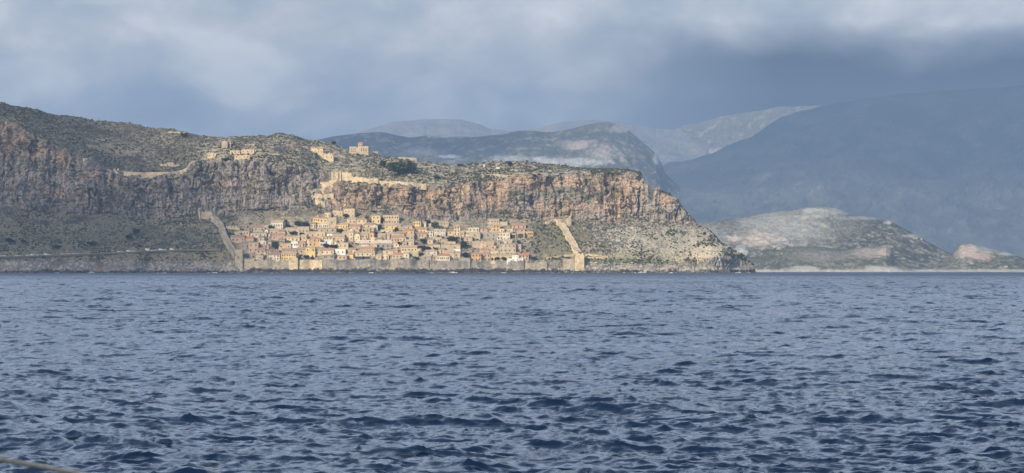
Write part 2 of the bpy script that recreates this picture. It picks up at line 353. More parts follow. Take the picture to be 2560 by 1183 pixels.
for (cx_, cy_, rx_, ry_, dp_) in [(28,342,9,22,7),(54,366,7,9,6),(160,398,5,6,4),(536,457,5,4,3),(1128,487,3,4,3),(905,470,5,12,3),(1075,520,6,18,4),(1330,500,8,14,4),(1505,505,5,30,4),(1240,500,4,20,3),(1598,500,3,32,5),(1630,485,3,26,5),(700,470,6,22,4),(430,480,6,24,4),(300,500,7,16,4)]:
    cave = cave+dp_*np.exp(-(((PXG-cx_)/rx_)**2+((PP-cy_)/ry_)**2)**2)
disp = wc*(9*big_+4.6*(flute-.3)+3.4*blk+1.5*fine+2.6*ledge-4.5*crk-cave) + wsl*(1-.85*town)*(2.2*fbm(x/22, y/22, z/14, 4, 55)+1.3*(fine-.2)+.8*blk) \
     + wpl*(1.4*fbm(x/18, y/18, z/9, 4, 57)+.9*(fine-.3)) + wsh*(2.0*blk+1.7*(fine-.2)+1.0*flute)*(1-.1*town)
edge = sm(1895, 1870, PXG); disp = disp*edge*(1-.65*(zone == 5)*sm(14, 0, PP-ck[None])) * np.where(zone == 0, .2, 1)
P = P+Nn*disp[..., None]
GP = P[:500].copy()                       # survey grid used for setting things on the ground
GPY = HY-(GP[..., 2]-H)/GP[..., 1]*F; GPX = CX+GP[..., 0]/GP[..., 1]*F
def ground(qx, qy):
    c = int(np.clip(np.searchsorted(px, qx), 1, len(px)-1)); col = GPY[:, c]
    idx = np.nonzero(col <= qy)[0]; r = int(idx[0]) if len(idx) else len(col)-1
    a = GP[max(r-1, 0), c]; b = GP[r, c]; pa, pb = GPY[max(r-1, 0), c], col[r]
    s = 0 if pa == pb else float(np.clip((pa-qy)/(pa-pb), 0, 1))
    Y = a[1]+(b[1]-a[1])*s
    return at(qx, qy, float(Y))
# colour survey
x, y, z = P[..., 0], P[..., 1], P[..., 2]
c3 = lambda *c: np.array(c, np.float32)
n1 = fbm(x/5, y/5, z/4, 4, 61, .6); n2 = fbm(x/30, y/30, z/20, 3, 63); n3 = fbm(x/2.4, y/3, z/2.2, 3, 65, .7); st_ = fbm(x/5.5, y/8, z/42, 4, 67, .6)
n4 = fbm(x/60, y/60, z/40, 3, 69)
def mx(A, Bc, w): return A*(1-w[..., None])+np.asarray(Bc)*w[..., None]
def blob(cx, cy, rx, ry, soft=.45): 
    d = np.hypot((PXG-cx)/rx, (PP-cy)/ry)+.50*n2+.35*n1+.25*st_; return 1-sm(1-soft, 1+soft, d)
rightness = sm(1350, 1560, PXG)
C = np.zeros(P.shape, np.float32)+c3(.265, .225, .21)
cliff = mx(C, c3(.36, .33, .30), sm(-.05, .45, st_+.35*n3)); cliff = mx(cliff, c3(.13, .115, .115), sm(.05, .5, -st_+.3*n1)*.8)
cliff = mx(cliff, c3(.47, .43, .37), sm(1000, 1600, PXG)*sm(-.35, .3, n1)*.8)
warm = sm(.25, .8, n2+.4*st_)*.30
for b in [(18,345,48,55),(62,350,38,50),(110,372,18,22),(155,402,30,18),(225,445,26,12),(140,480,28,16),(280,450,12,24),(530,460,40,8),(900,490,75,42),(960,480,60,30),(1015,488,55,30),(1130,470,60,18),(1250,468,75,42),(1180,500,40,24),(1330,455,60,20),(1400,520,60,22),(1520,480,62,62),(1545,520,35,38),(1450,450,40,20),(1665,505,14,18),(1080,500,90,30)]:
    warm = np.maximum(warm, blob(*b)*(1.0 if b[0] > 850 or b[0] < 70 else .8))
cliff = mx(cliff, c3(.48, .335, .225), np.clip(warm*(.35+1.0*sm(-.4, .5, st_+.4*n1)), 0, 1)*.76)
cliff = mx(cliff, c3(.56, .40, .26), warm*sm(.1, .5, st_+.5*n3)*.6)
green_c = sm(.15, .4, n1+.3*n2)*sm(.1, .5, Nn[..., 2]+.35*fine)
cliff = mx(cliff, c3(.075, .085, .055), np.clip(green_c+sm(.25, .45, n3+.4*n2)*.35, 0, .85))
for b in [(930,520,60,16),(1290,490,30,10),(1400,478,60,9),(1450,495,50,9),(30,410,50,16),(1270,535,90,10)]: cliff = mx(cliff, c3(.085, .10, .06), blob(*b)*.75*sm(-.3, .2, n1))
scrub = c3(.064, .063, .050); pale = c3(.50, .46, .39); dry = c3(.235, .205, .130)
sl = mx(np.zeros_like(C)+scrub, c3(.19, .175, .125), sm(-.4, .35, n2+.9*n3)); 
n5b = fbm(x/9, y/12, z/2.6, 4, 83, .65); n6b = fbm(x/2.6, y/3.5, z/2.0, 3, 85, .7)
rocky = sm(.0, .45, .45*n1+.5*n6b+.3*n5b-.12+.28*rightness+.22*n4)
sl = sl*(1+.25*(PXG < 560))[..., None]
sl = mx(sl, pale*.9, rocky*(.55+.45*rightness))
sl = mx(sl, dry, sm(.0, .3, n4+.2*n2)*(1-rightness)*.65)
sl = mx(sl, dry*1.15, sm(612, 640, PP)*(1-rightness)*.6*(PXG < 560))
sl = mx(sl, c3(.36, .31, .23), town*(.35+.6*sm(-.3, .3, n1)))
for b, cc in [((1560,652,110,9), (.13,.16,.07)), ((1470,640,110,6), (.40,.32,.18)), ((1380,640,60,8), (.33,.28,.19)), ((1400,600,70,50), (.20,.185,.12)), ((1650,640,120,12), (.33,.31,.22)), ((1820,634,75,26), (.56,.50,.37)), ((1760,632,70,28), (.52,.46,.34)), ((1680,600,110,30), (.36,.34,.28)), ((320,590,230,12), (.17,.165,.11))]:
    sl = mx(sl, c3(*cc), blob(*b)*.8*(.6+.4*sm(-.3, .2, n3)))
n5 = fbm(x/8, y/14, z/1.7, 4, 73, .65); n6 = fbm(x/3, y/5, z/2.0, 3, 75, .7)
pl = mx(np.zeros_like(C)+scrub*1.05, c3(.18, .165, .125), sm(-.35, .4, n2+.9*n3)); lit = sm(420, 560, PXG)
pl = mx(pl, pale*.80, sm(-.05, .40, n5*.7+.55*n6-.20+.20*lit+.25*n4)*(.50+.30*lit))
pl = mx(pl, c3(.30, .265, .20), blob(295, 372, 62, 14, .3)*.9*sm(-.9, -.2, n1)); pl = mx(pl, c3(.30, .27, .21), blob(255, 350, 32, 6)*.8)
pl = mx(pl, c3(.36, .31, .215), sm(540, 700, PXG)*sm(1500, 1300, PXG)*sm(-.15, .35, n2+.5*n5)*.65)
for b in [(610,385,50,14),(700,400,60,8),(820,395,30,14),(870,440,50,8),(520,395,30,10)]: pl = mx(pl, c3(.43, .36, .25), blob(*b)*.7*sm(-.3, .2, n1))
sh = mx(np.zeros_like(C)+c3(.24, .22, .20), c3(.42, .39, .34), sm(-.1, .3, n1+.2*n3+.12*rightness)); sh = mx(sh, c3(.30, .21, .17), sm(.15, .4, n2)*(PXG < 500)*.7)
sh = mx(sh, c3(.43, .36, .26), sm(640, 700, PXG)*sm(900, 800, PXG)*.5); sh = mx(sh, c3(.09, .10, .065), sm(.2, .45, n2+.4*n1)*sm(675, 660, PP)*.6)
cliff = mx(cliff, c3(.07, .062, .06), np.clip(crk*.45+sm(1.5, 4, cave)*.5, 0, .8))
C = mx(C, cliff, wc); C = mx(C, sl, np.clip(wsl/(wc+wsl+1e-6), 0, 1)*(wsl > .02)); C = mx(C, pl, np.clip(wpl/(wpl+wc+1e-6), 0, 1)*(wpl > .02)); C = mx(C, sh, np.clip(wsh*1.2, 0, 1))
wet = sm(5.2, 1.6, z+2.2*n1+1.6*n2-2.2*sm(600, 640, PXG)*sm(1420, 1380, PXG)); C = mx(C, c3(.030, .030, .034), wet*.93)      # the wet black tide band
C = np.clip(C, .01, .9)
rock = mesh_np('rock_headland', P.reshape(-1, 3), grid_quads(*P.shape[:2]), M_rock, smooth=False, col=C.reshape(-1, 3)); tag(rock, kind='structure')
def dk(a, x_): return float(np.interp(x_, px, a))

# ------------------------------------------------------------------ the mainland behind
FAR = []
def ridge(name, sil, Y, depth, base=683.0, nx=420, nz=110, amp=12, colf=None, seed=1, x0=None, x1=None, rough=6, foot=None, curvep=1.3):
    x0 = sil[0][0] if x0 is None else x0; x1 = sil[-1][0] if x1 is None else x1
    qx = np.linspace(x0, x1, nx); sk = curve(sil, qx)+rough*fbm(qx/60, 0*qx, 0*qx, 4, seed)*.35
    Ytop = Y+depth; hz = zof(sk, Ytop); s = np.linspace(0, 1, nz)[:, None]
    prof = s**curvep
    Dg = Y+depth*s+0*qx[None]; Zg = -4+(np.maximum(hz, -4)[None]+4)*prof
    sb = np.linspace(.06, 1, 14)[:, None]; Db = Ytop+depth*sb*.8+0*qx[None]; Zb = np.maximum(hz[None]*(1-sb**1.3), -6)
    Dg = np.concatenate([Dg, Db]); Zg = np.concatenate([Zg, Zb]); Xg = (qx[None]-CX)/F*Ytop+0*Dg
    Xg = np.concatenate([(qx[None]-CX)/F*(Y+depth*s), (qx[None]-CX)/F*Ytop+0*sb])
    sc = max(amp*7, 60)
    n = fbm(Xg/sc, Dg/sc, Zg/sc, 6, seed+3, .55, True); inner = np.concatenate([np.sin(np.pi*np.clip(s, 0, 1))**.6, 0*sb+.15])+0*Xg
    gul = n*amp*inner
    Zg = Zg+gul*(hz[None] > 0); Dg = Dg-gul*1.2
    pyg = HY-(Zg-H)/Dg*F; pxg = CX+Xg/Dg*F
    a = fbm(Xg/(sc*.5), Dg/(sc*.5), Zg/(sc*.3), 5, seed+9, .6); b = fbm(Xg/(sc*.16), Dg/(sc*.16), Zg/(sc*.12), 4, seed+13, .65)
    Cg = colf(pxg, pyg, a, b, Zg)
    o = mesh_np(name, np.stack([Xg, Dg, Zg], -1).reshape(-1, 3), grid_quads(*Xg.shape), M_far, smooth=False, col=np.clip(Cg, .01, .9).reshape(-1, 3))
    FAR.append((pxg[:nz], pyg[:nz], Dg[:nz]))
    return tag(o, kind='structure')
def base_col(dark=(.055,.062,.048), mid=(.11, .11, .075), pale_=(.36,.35,.32), th=.12, w=.2, amt=.8, patches=()):
    def f(PX, PY, a, b, Z):
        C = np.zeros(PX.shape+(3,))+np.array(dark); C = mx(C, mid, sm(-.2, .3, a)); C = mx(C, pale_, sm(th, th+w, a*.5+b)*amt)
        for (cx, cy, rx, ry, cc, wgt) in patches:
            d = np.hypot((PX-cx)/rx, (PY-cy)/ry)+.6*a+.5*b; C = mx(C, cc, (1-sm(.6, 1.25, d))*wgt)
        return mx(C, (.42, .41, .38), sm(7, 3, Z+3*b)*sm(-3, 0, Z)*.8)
    return f
WH = (.47, .48, .47); OR = (.50, .36, .27)
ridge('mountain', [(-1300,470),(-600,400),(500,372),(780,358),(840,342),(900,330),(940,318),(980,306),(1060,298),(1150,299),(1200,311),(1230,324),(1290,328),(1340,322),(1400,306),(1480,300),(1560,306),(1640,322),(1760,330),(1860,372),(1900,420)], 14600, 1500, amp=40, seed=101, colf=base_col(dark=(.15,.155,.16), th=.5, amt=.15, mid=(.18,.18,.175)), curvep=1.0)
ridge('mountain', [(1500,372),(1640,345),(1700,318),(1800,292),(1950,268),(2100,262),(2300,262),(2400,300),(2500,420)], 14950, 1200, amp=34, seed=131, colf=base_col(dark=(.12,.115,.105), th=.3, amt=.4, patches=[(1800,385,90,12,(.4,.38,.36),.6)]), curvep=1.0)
ridge('mountain', [(-1300,500),(-700,440),(0,400),(560,372),(760,356),(840,340),(900,333),(960,331),(1020,344),(1090,336),(1120,341),(1180,343),(1260,336),(1300,326),(1380,331),(1440,319),(1490,307),(1525,305),(1545,313),(1570,325),(1600,350),(1640,384),(1652,405),(1660,430),(1700,470)], 9500, 1200, amp=32, seed=111, nx=900, nz=150, curvep=.9,
      colf=base_col(dark=(.08,.088,.085), th=.24, w=.3, amt=.5, patches=[(1110,336,40,9,(.40,.41,.37),.9),(1120,392,34,4,(.6,.6,.6),.9),(1050,380,60,12,WH,.35),(1435,362,45,12,(.5,.42,.36),.6),(1510,385,40,20,(.36,.33,.30),.6),(1430,404,95,11,(.5,.5,.49),.6),(1550,322,26,9,WH,.5),(1642,396,9,14,WH,.9),(1280,398,60,8,WH,.55),(1350,405,60,10,WH,.5)]))
ridge('mountain', [(1480,520),(1560,470),(1610,440),(1650,417),(1672,405),(1700,404),(1740,396),(1788,381),(1812,366),(1842,355),(1880,341),(1910,320),(1950,294),(2000,278),(2100,256),(2250,236),(2400,224),(2560,214),(2700,208),(3100,206)], 12700, 2100, amp=60, seed=121, nx=520, nz=130, curvep=1.25, colf=base_col(dark=(.045,.052,.050), th=.6, w=.4, amt=.25, mid=(.075,.08,.07)))
ridge('hill', [(1560,600),(1680,585),(1740,560),(1800,551),(1870,541),(1930,531),(2000,523),(2020,517),(2070,515),(2090,520),(2130,536),(2200,548),(2232,556),(2270,576),(2310,599),(2345,620),(2400,645),(2460,664),(2520,680)], 5300, 520, amp=11, seed=141, nx=640, nz=190, curvep=.75, rough=5,
      colf=base_col(dark=(.06,.068,.052), th=.10, w=.20, amt=.50, patches=[(2000,565,130,45,(.24,.24,.20),.5),(1955,570,120,38,WH,.42),(2060,530,60,12,WH,.5),(1890,598,72,20,(.42,.37,.32),.9),(1850,628,20,12,WH,.8),(2150,545,70,5,WH,.4),(2290,590,34,5,WH,.6),(2220,556,10,4,WH,.9),(1740,600,80,40,WH,.4)]))
ridge('hill', [(2290,676),(2340,662),(2375,648),(2392,630),(2400,613),(2412,608),(2440,610),(2480,624),(2520,632),(2545,640),(2580,655),(2640,660),(2800,650)], 5000, 260, amp=5, seed=151, nx=320, nz=110, curvep=.55, rough=3,
      colf=base_col(dark=(.075,.085,.06), th=.10, amt=.5, patches=[(2422,632,28,20,(.52,.42,.35),.9),(2455,640,26,12,(.50,.38,.31),.85),(2470,622,40,10,WH,.5),(2520,634,30,5,WH,.6)]))
ridge('hill', [(1760,668),(1850,655),(1900,640),(1960,623),(2000,617),(2040,615),(2080,622),(2105,628),(2130,622),(2160,619),(2190,617),(2215,613),(2226,624),(2236,642),(2252,656),(2280,667),(2320,674),(2420,677),(2560,678),(2800,677)], 4700, 200, amp=4.5, seed=161, nx=700, nz=120, curvep=.5, rough=3,
      colf=base_col(dark=(.08,.088,.065), th=.16, amt=.45, patches=[(2175,632,48,13,(.36,.32,.28),.85),(2215,628,16,14,(.46,.38,.31),.8),(2050,640,70,14,(.30,.28,.25),.5),(2010,672,40,6,WH,.6),(2200,672,60,7,WH,.6),(2330,677,40,3,WH,.9),(2450,677,60,3,WH,.7)]))

# ------------------------------------------------------------------ haze: one even body of pale air
HZ = 5.4e-5
mb = MB(); mb.box(-9000, 9000, -60, 17200, -9, 1330)
mz = bpy.data.materials.new('haze_air'); mz.use_nodes = True; t = mz.node_tree; t.nodes.clear()
o_ = nd(t, 'ShaderNodeOutputMaterial'); v_ = nd(t, 'ShaderNodeVolumePrincipled', ins={'Density': HZ, 'Color': (.42, .64, 1.0, 1), 'Anisotropy': 0.0})
t.links.new(v_.outputs[0], o_.inputs['Volume'])
tag(mb.build('haze', mz), kind='stuff', label='thin blue sea haze filling the air', cat='haze')

# ------------------------------------------------------------------ unseen clouds placed overhead so their shadows lie on the hills
mc = bpy.data.materials.new('cloud_vapour'); mc.use_nodes = True; t = mc.node_tree; t.nodes.clear()
o_ = nd(t, 'ShaderNodeOutputMaterial'); df = nd(t, 'ShaderNodeBsdfTranslucent', ins={'Color': (.8, .8, .82, 1)}); tr = nd(t, 'ShaderNodeBsdfTransparent'); mxs = nd(t, 'ShaderNodeMixShader')
tcc = nd(t, 'ShaderNodeTexCoord'); ln = nd(t, 'ShaderNodeVectorMath', operation='LENGTH'); mpc = nd(t, 'ShaderNodeMapping'); mpc.inputs['Scale'].default_value = (1, 1, 0)
t.links.new(tcc.outputs['Object'], mpc.inputs[0]); t.links.new(mpc.outputs[0], ln.inputs[0])
nn = nd(t, 'ShaderNodeTexNoise', ins={'Scale': 3.0, 'Detail': 4}); t.links.new(tcc.outputs['Object'], nn.inputs['Vector'])
fal = math_(t, 'MULTIPLY_ADD', math_(t, 'SUBTRACT', nn.outputs[0], .5), 1.1, ln.outputs['Value'])
al = ramp(t, [(.55, (.56,)*3), (.95, (0,0,0))], fal)
t.links.new(al.outputs[0], mxs.inputs[0]); t.links.new(tr.outputs[0], mxs.inputs[1]); t.links.new(df.outputs[0], mxs.inputs[2]); t.links.new(mxs.outputs[0], o_.inputs[0])
def cloud(tx_, ty_, tz_, rx, ry, h=1150):
    kk = (h-tz_)/math.tan(SUN_EL); c = Vector((tx_+sdir.x/math.cos(SUN_EL)*kk, ty_+sdir.y/math.cos(SUN_EL)*kk, h))
    u, v = np.meshgrid(np.linspace(0, 2*np.pi, 49)[:-1], np.linspace(-1, 1, 22)); r_ = np.sqrt(np.clip(1-v*v, 0, 1)); q = 1+.22*pn(np.cos(u)*2, np.sin(u)*2, v*2, int(tx_) % 97)
    P_ = np.stack([r_*np.cos(u)*q, r_*np.sin(u)*q, v*.9], -1).reshape(-1, 3); n_r, n_c = u.shape
    i_ = np.arange(n_r-1)[:, None]*n_c+np.arange(n_c)[None]; j_ = np.arange(n_r-1)[:, None]*n_c+(np.arange(n_c)[None]+1) % n_c
    o = mesh_np('cloud', P_, np.stack([i_, j_, j_+n_c, i_+n_c], -1).reshape(-1, 4), mc, True)
    o.location = c; o.scale = (rx, ry, 90); return tag(o, kind='structure')
cloud(-640, 2980, 60, 330, 520)
cloud(-500, 11000, 350, 1300, 500, 2300)  # unseen cloud added only to dim the middle mountain
cloud(3200, 15000, 500, 2900, 1500, 2200)
#@@TOWN
# ------------------------------------------------------------------ building materials
WC = dict(cream=(.67,.55,.37), yellow=(.70,.53,.25), white=(.80,.78,.72), stone=(.47,.395,.29), grey=(.33,.30,.265), pink=(.50,.375,.285),
          orange=(.58,.385,.21), tan=(.56,.45,.31), olive=(.47,.43,.25), sand=(.61,.495,.32), pale=(.62,.56,.45))
RC = dict(tile=(.38,.25,.17), brown=(.29,.21,.16), red=(.46,.21,.13), tan=(.44,.35,.25), dark=(.055,.055,.075), white=(.72,.70,.66), grey=(.27,.25,.24), cream=(.60,.52,.42))
MW = {k: pmat('render_'+k, v, .92, .22, .45, .15, stain=tuple(c*.62 for c in v)) for k, v in WC.items()}
MR = {k: pmat('roof_'+k, v, .9, .30, .9, .25, stain=tuple(c*.7 for c in v)) for k, v in RC.items()}
M_pane = pmat('dark_window_opening', (.060, .050, .045), .5, .3, 1)
M_door = pmat('weathered_door', (.075, .05, .035), .7, .3, 1)
M_shut = pmat('window_frame_wood', (.09, .075, .06), .85, .15, 1)
M_masonry = pmat('fortress_masonry', (.39, .34, .265), .95, .38, .35, .8, stain=(.20, .18, .15))
M_masonry_l = pmat('golden_rubble_masonry', (.60, .495, .33), .95, .32, .4, .7, stain=(.34, .285, .20))
M_masonry_g = pmat('grey_sea_wall_masonry', (.29, .265, .23), .95, .42, .32, .9, stain=(.12, .11, .105))
M_bark = pmat('bark', (.10, .075, .055), .95, .3, 2)

def facade(mb, w, h, bury, wins, y=0.0, deep=.3):
    """front wall with real openings; wins = (x0, x1, z0, z1)"""
    xs = sorted({-w/2, w/2, *[q for v in wins for q in v[:2]]}); zs = sorted({-bury, h, *[q for v in wins for q in v[2:]]})
    for a, b in zip(xs, xs[1:]):
        for c, d in zip(zs, zs[1:]):
            mxm, mzm = (a+b)/2, (c+d)/2
            if any(v[0] < mxm < v[1] and v[2] < mzm < v[3] for v in wins): continue
            mb.poly([(a,y,c),(b,y,c),(b,y,d),(a,y,d)])
    for a, b, c, d in wins:
        Y = y+deep
        mb.poly([(a,y,c),(a,Y,c),(a,Y,d),(a,y,d)]); mb.poly([(b,y,c),(b,y,d),(b,Y,d),(b,Y,c)])
        mb.poly([(a,y,d),(a,Y,d),(b,Y,d),(b,y,d)]); mb.poly([(a,y,c),(b,y,c),(b,Y,c),(a,Y,c)])
def openings(root, wins, doors, y=.27):
    for i, (a, b, c, d) in enumerate(wins):
        mb = MB(); t_ = .09
        mb.box(a+.01, a+t_, y-.12, y, c+.01, d-.01, 1); mb.box(b-t_, b-.01, y-.12, y, c+.01, d-.01, 1)
        mb.box(a+t_, b-t_, y-.12, y, d-t_, d-.01, 1); mb.box(a+t_, b-t_, y-.12, y, c+.01, c+t_, 1); mb.box(a+t_, b-t_, y-.04, y+.02, c+t_, d-t_, 0)
        mb.build('window', [M_pane, M_shut], root)
    for a, b, c, d in doors:
        mb = MB(); mb.box(a+.02, b-.02, y-.08, y, c, d-.02); mb.build('door', M_door, root)
def roof_mesh(kind, w, d, h, rr):
    mb = MB(); ov = .35; x0, x1, y0, y1 = -w/2-ov, w/2+ov, -ov, d+ov; t_ = .22; rh = rr
    if kind == 'g':      # ridge parallel to the front
        m_ = d/2
        for s_ in (0, t_):
            pass
        mb.poly([(x0,y0,h),(x1,y0,h),(x1,m_,h+rh),(x0,m_,h+rh)]); mb.poly([(x1,y1,h),(x0,y1,h),(x0,m_,h+rh),(x1,m_,h+rh)])
        mb.poly([(x0,y0,h-t_),(x1,y0,h-t_),(x1,y0,h),(x0,y0,h)]); mb.poly([(x0,y0,h-t_),(x0,y1,h-t_),(x1,y1,h-t_),(x1,y0,h-t_)][::-1])
        for xx in (x0, x1): mb.poly([(xx,y0,h-t_),(xx,y0,h),(xx,m_,h+rh),(xx,y1,h),(xx,y1,h-t_)])
    elif kind == 'e':    # gable end to the front
        mb.poly([(x0,y0,h),(0,y0,h+rh+.1),(0,y1,h+rh+.1),(x0,y1,h)]); mb.poly([(x1,y0,h),(x1,y1,h),(0,y1,h+rh+.1),(0,y0,h+rh+.1)])
        mb.poly([(x0,y0,h-t_),(0,y0,h+rh-t_+.1),(0,y0,h+rh+.1),(x0,y0,h)]); mb.poly([(x1,y0,h-t_),(x1,y0,h),(0,y0,h+rh+.1),(0,y0,h+rh-t_+.1)])
        mb.poly([(x0,y0,h-t_),(x0,y0,h),(x0,y1,h),(x0,y1,h-t_)]); mb.poly([(x1,y0,h-t_),(x1,y1,h-t_),(x1,y1,h),(x1,y0,h)])
        mb.poly([(x0,y1,h-t_),(x1,y1,h-t_),(x1,y1,h),(0,y1,h+rh+.1),(x0,y1,h)])
    elif kind == 'h':
        r_ = min(w, d)/2; a_, b_ = (x0+r_, x1-r_) if w > d else (0-.3, .3); m_ = d/2
        mb.poly([(x0,y0,h),(x1,y0,h),(b_,m_,h+rh),(a_,m_,h+rh)]); mb.poly([(x1,y1,h),(x0,y1,h),(a_,m_,h+rh),(b_,m_,h+rh)])
        mb.poly([(x0,y1,h),(x0,y0,h),(a_,m_,h+rh)]); mb.poly([(x1,y0,h),(x1,y1,h),(b_,m_,h+rh)])
        mb.poly([(x0,y0,h-t_),(x1,y0,h-t_),(x1,y0,h),(x0,y0,h)]); mb.poly([(x0,y1,h-t_),(x0,y0,h-t_),(x0,y0,h),(x0,y1,h)]); mb.poly([(x1,y0,h-t_),(x1,y1,h-t_),(x1,y1,h),(x1,y0,h)])
        mb.poly([(x0,y0,h-t_),(x0,y1,h-t_),(x1,y1,h-t_),(x1,y0,h-t_)])
    elif kind == 's':    # shed roof rising to the back
        mb.poly([(x0,y0,h),(x1,y0,h),(x1,y1,h+rh),(x0,y1,h+rh)]); mb.poly([(x0,y0,h-t_),(x1,y0,h-t_),(x1,y0,h),(x0,y0,h)])
        for xx in (x0, x1): mb.poly([(xx,y0,h-t_),(xx,y0,h),(xx,y1,h+rh),(xx,y1,h-t_)])
        mb.poly([(x0,y1,h-t_),(x1,y1,h-t_),(x1,y1,h+rh),(x0,y1,h+rh)])
    elif kind == 'f':    # flat terrace with a parapet
        a, b = -w/2-.06, w/2+.06
        mb.box(a, b, -.06, .28, h+.003, h+.75); mb.box(a, b, d-.28, d+.06, h+.003, h+.75); mb.box(a, a+.34, .283, d-.283, h+.003, h+.75); mb.box(b-.34, b, .283, d-.283, h+.003, h+.75)
        mb.poly([(a+.34,.283,h+.05),(b-.34,.283,h+.05),(b-.34,d-.283,h+.05),(a+.34,d-.283,h+.05)])
    elif kind == 'd':
        mb.box(-w/2-.1, w/2+.1, -.1, d+.1, h+.003, h+.3); mb.cyl((0, d/2), w*.42, w*.42, h+.3, h+.3+rr*.35, 16); mb.dome((0, d/2), w*.45, h+.3+rr*.35, rr, 16, 6)
    return mb
HOUSES = []
def house(x0, x1, ye, yb, kind='g', wall='cream', rc='tile', rows=2, cols=3, label='', yaw=None, depth=None, rr=None, cat='house', name='house', chim=None, door=False, ww=1.5, wh=2.1, arch=False):
    g = ground((x0+x1)/2, min(yb, 653)); Y = g.y; sc = Y/F
    w = (x1-x0)*sc; h = (yb-ye)*sc
    rnd = random.Random(int(x0*131+ye*7))
    yaw = R(rnd.uniform(-17, 6)) if yaw is None else R(yaw)
    d = depth or min(11, max(5.5, w*.75)); w = max(2.5, w*.97-abs(math.sin(yaw))*d*.35)
    root = empty(name, (at((x0+x1)/2, yb, Y).x, Y, at(0, yb, Y).z), yaw)
    tag(root, label, cat, 'houses of the walled town' if cat == 'house' else None); HOUSES.append(root)
    wins, doors = [], []
    for r_ in range(rows):
        for c_ in range(cols):
            cx_ = -w/2+w*(c_+.5)/cols+rnd.uniform(-.12, .12)*w/cols; zc = h*(r_+.55)/rows if rows > 1 else h*.55
            if rnd.random() < .10 and rows*cols > 4: continue
            a = min(ww, w/cols*.6)/2*rnd.uniform(.85, 1.15); b = min(wh, h/rows*.62)/2*rnd.uniform(.9, 1.1)
            wins.append((round(cx_-a, 3), round(cx_+a, 3), round(zc-b, 3), round(zc+b, 3)))
    if door:
        doors = [(w*.5-1.9, w*.5-.7, 0, min(2.2, h*.7))]; wins = [v for v in wins if not (v[1] > w*.5-2.1 and v[2] < 2.4)]
    mb = MB(); bury = 9.0
    facade(mb, w, h, bury, wins+doors)
    mb.poly([(-w/2,d,-bury+4),(-w/2,0,-bury),(-w/2,0,h),(-w/2,d,h)]); mb.poly([(w/2,0,-bury),(w/2,d,-bury+4),(w/2,d,h),(w/2,0,h)]); mb.poly([(w/2,d,-bury+4),(-w/2,d,-bury+4),(-w/2,d,h),(w/2,d,h)])
    rh = rr if rr is not None else {'g': min(3.0, d*.32), 'e': w*.24, 'h': min(2.9, min(w, d)*.38), 's': 1.2, 'f': .7, 'd': w*.42}[kind]
    if kind in 'gs':
        top = d/2 if kind == 'g' else d
        for sx in (-1, 1):
            q = [(sx*w/2,0,h),(sx*w/2,top,h+rh-.12)] + ([(sx*w/2,d,h)]); mb.poly(q if kind == 'g' else q)
    if kind == 'e': mb.poly([(-w/2,0,h),(w/2,0,h),(0,0,h+rh)]); mb.poly([(-w/2,d,h),(0,d,h+rh),(w/2,d,h)])
    mb.build('wall', MW[wall], root)
    rf = roof_mesh(kind, w, d, h, rh).build('roof', MR[rc], root)
    if (chim if chim is not None else (rnd.random() < .4 and kind in 'gh')):
        mb = MB(); cx_ = rnd.uniform(-.3, .3)*w; mb.box(cx_-.35, cx_+.35, d*.35, d*.35+.7, h+.3, h+rh+.9); mb.box(cx_-.45, cx_+.45, d*.35-.1, d*.35+.8, h+rh+.9, h+rh+1.05); mb.build('chimney', MW[wall], rf)
    openings(root, wins, doors)
    return root
def ruin(x0, x1, yt, yb, wall='stone', rows=1, cols=2, label='', yaw=None, depth=6, jag=.3, cat='ruin', name='ruined_house', nseg=None, bury=7, gpy=None):
    g = ground((x0+x1)/2, gpy or min(yb, 653)); Y = g.y; sc = Y/F; rnd = random.Random(int(x0*17+yt))
    yaw = R(rnd.uniform(-16, 8)) if yaw is None else R(yaw)
    w = (x1-x0)*sc*.97; h = (yb-yt)*sc; T = .75
    root = empty(name, (at((x0+x1)/2, yb, Y).x, Y, at(0, yb, Y).z), yaw); tag(root, label, cat)
    n = nseg or max(5, int(w/1.1)); hs = [h*(1-jag*abs(math.sin(i*1.7+x0))*rnd.uniform(.2, 1)) for i in range(n)]
    wc_ = {int(n*(c+.5)/cols) for c in range(cols)} if rows else set()
    mb = MB(); pn_ = []
    for i in range(n):
        a, b = -w/2+w*i/n, -w/2+w*(i+1)/n
        if i in wc_:
            z = -bury
            for r_ in range(rows):
                zc = h*(r_+.5)/rows*.92
                if zc+.8 > hs[i]-.25: continue
                mb.box(a, b, 0, T, z, zc-.75); z = zc+.75; pn_.append((a, b, zc-.75, zc+.75))
            mb.box(a, b, 0, T, z, max(hs[i], z+.2))
        else: mb.box(a, b, 0, T, -bury, hs[i])
    mb.build('front_wall', MW.get(wall, M_masonry), root)
    for (a, b, c, d_) in pn_:
        q = MB(); q.box(a+.02, b-.02, T-.12, T-.02, c+.02, d_-.02); q.build('window', M_pane, root)
    mb = MB(); m_ = max(3, int(depth/1.2))
    for sx in (0, 1):
        for i in range(m_):
            a, b = T+.003+depth*i/m_, T+.003+depth*(i+1)/m_; hh = h*(1-jag*rnd.uniform(.1, 1.2))
            x_ = -w/2 if sx == 0 else w/2-T
            mb.box(x_, x_+T, a, b, -bury, hh)
    for i in range(n):
        a, b = -w/2+T+(w-2*T)*i/n, -w/2+T+(w-2*T)*(i+1)/n; mb.box(a, b, depth+T+.006, depth+2*T, -bury, h*(1-jag*rnd.uniform(.3, 1.4)))
    mb.build('side_and_back_walls', MW.get(wall, M_masonry), root)
    return root

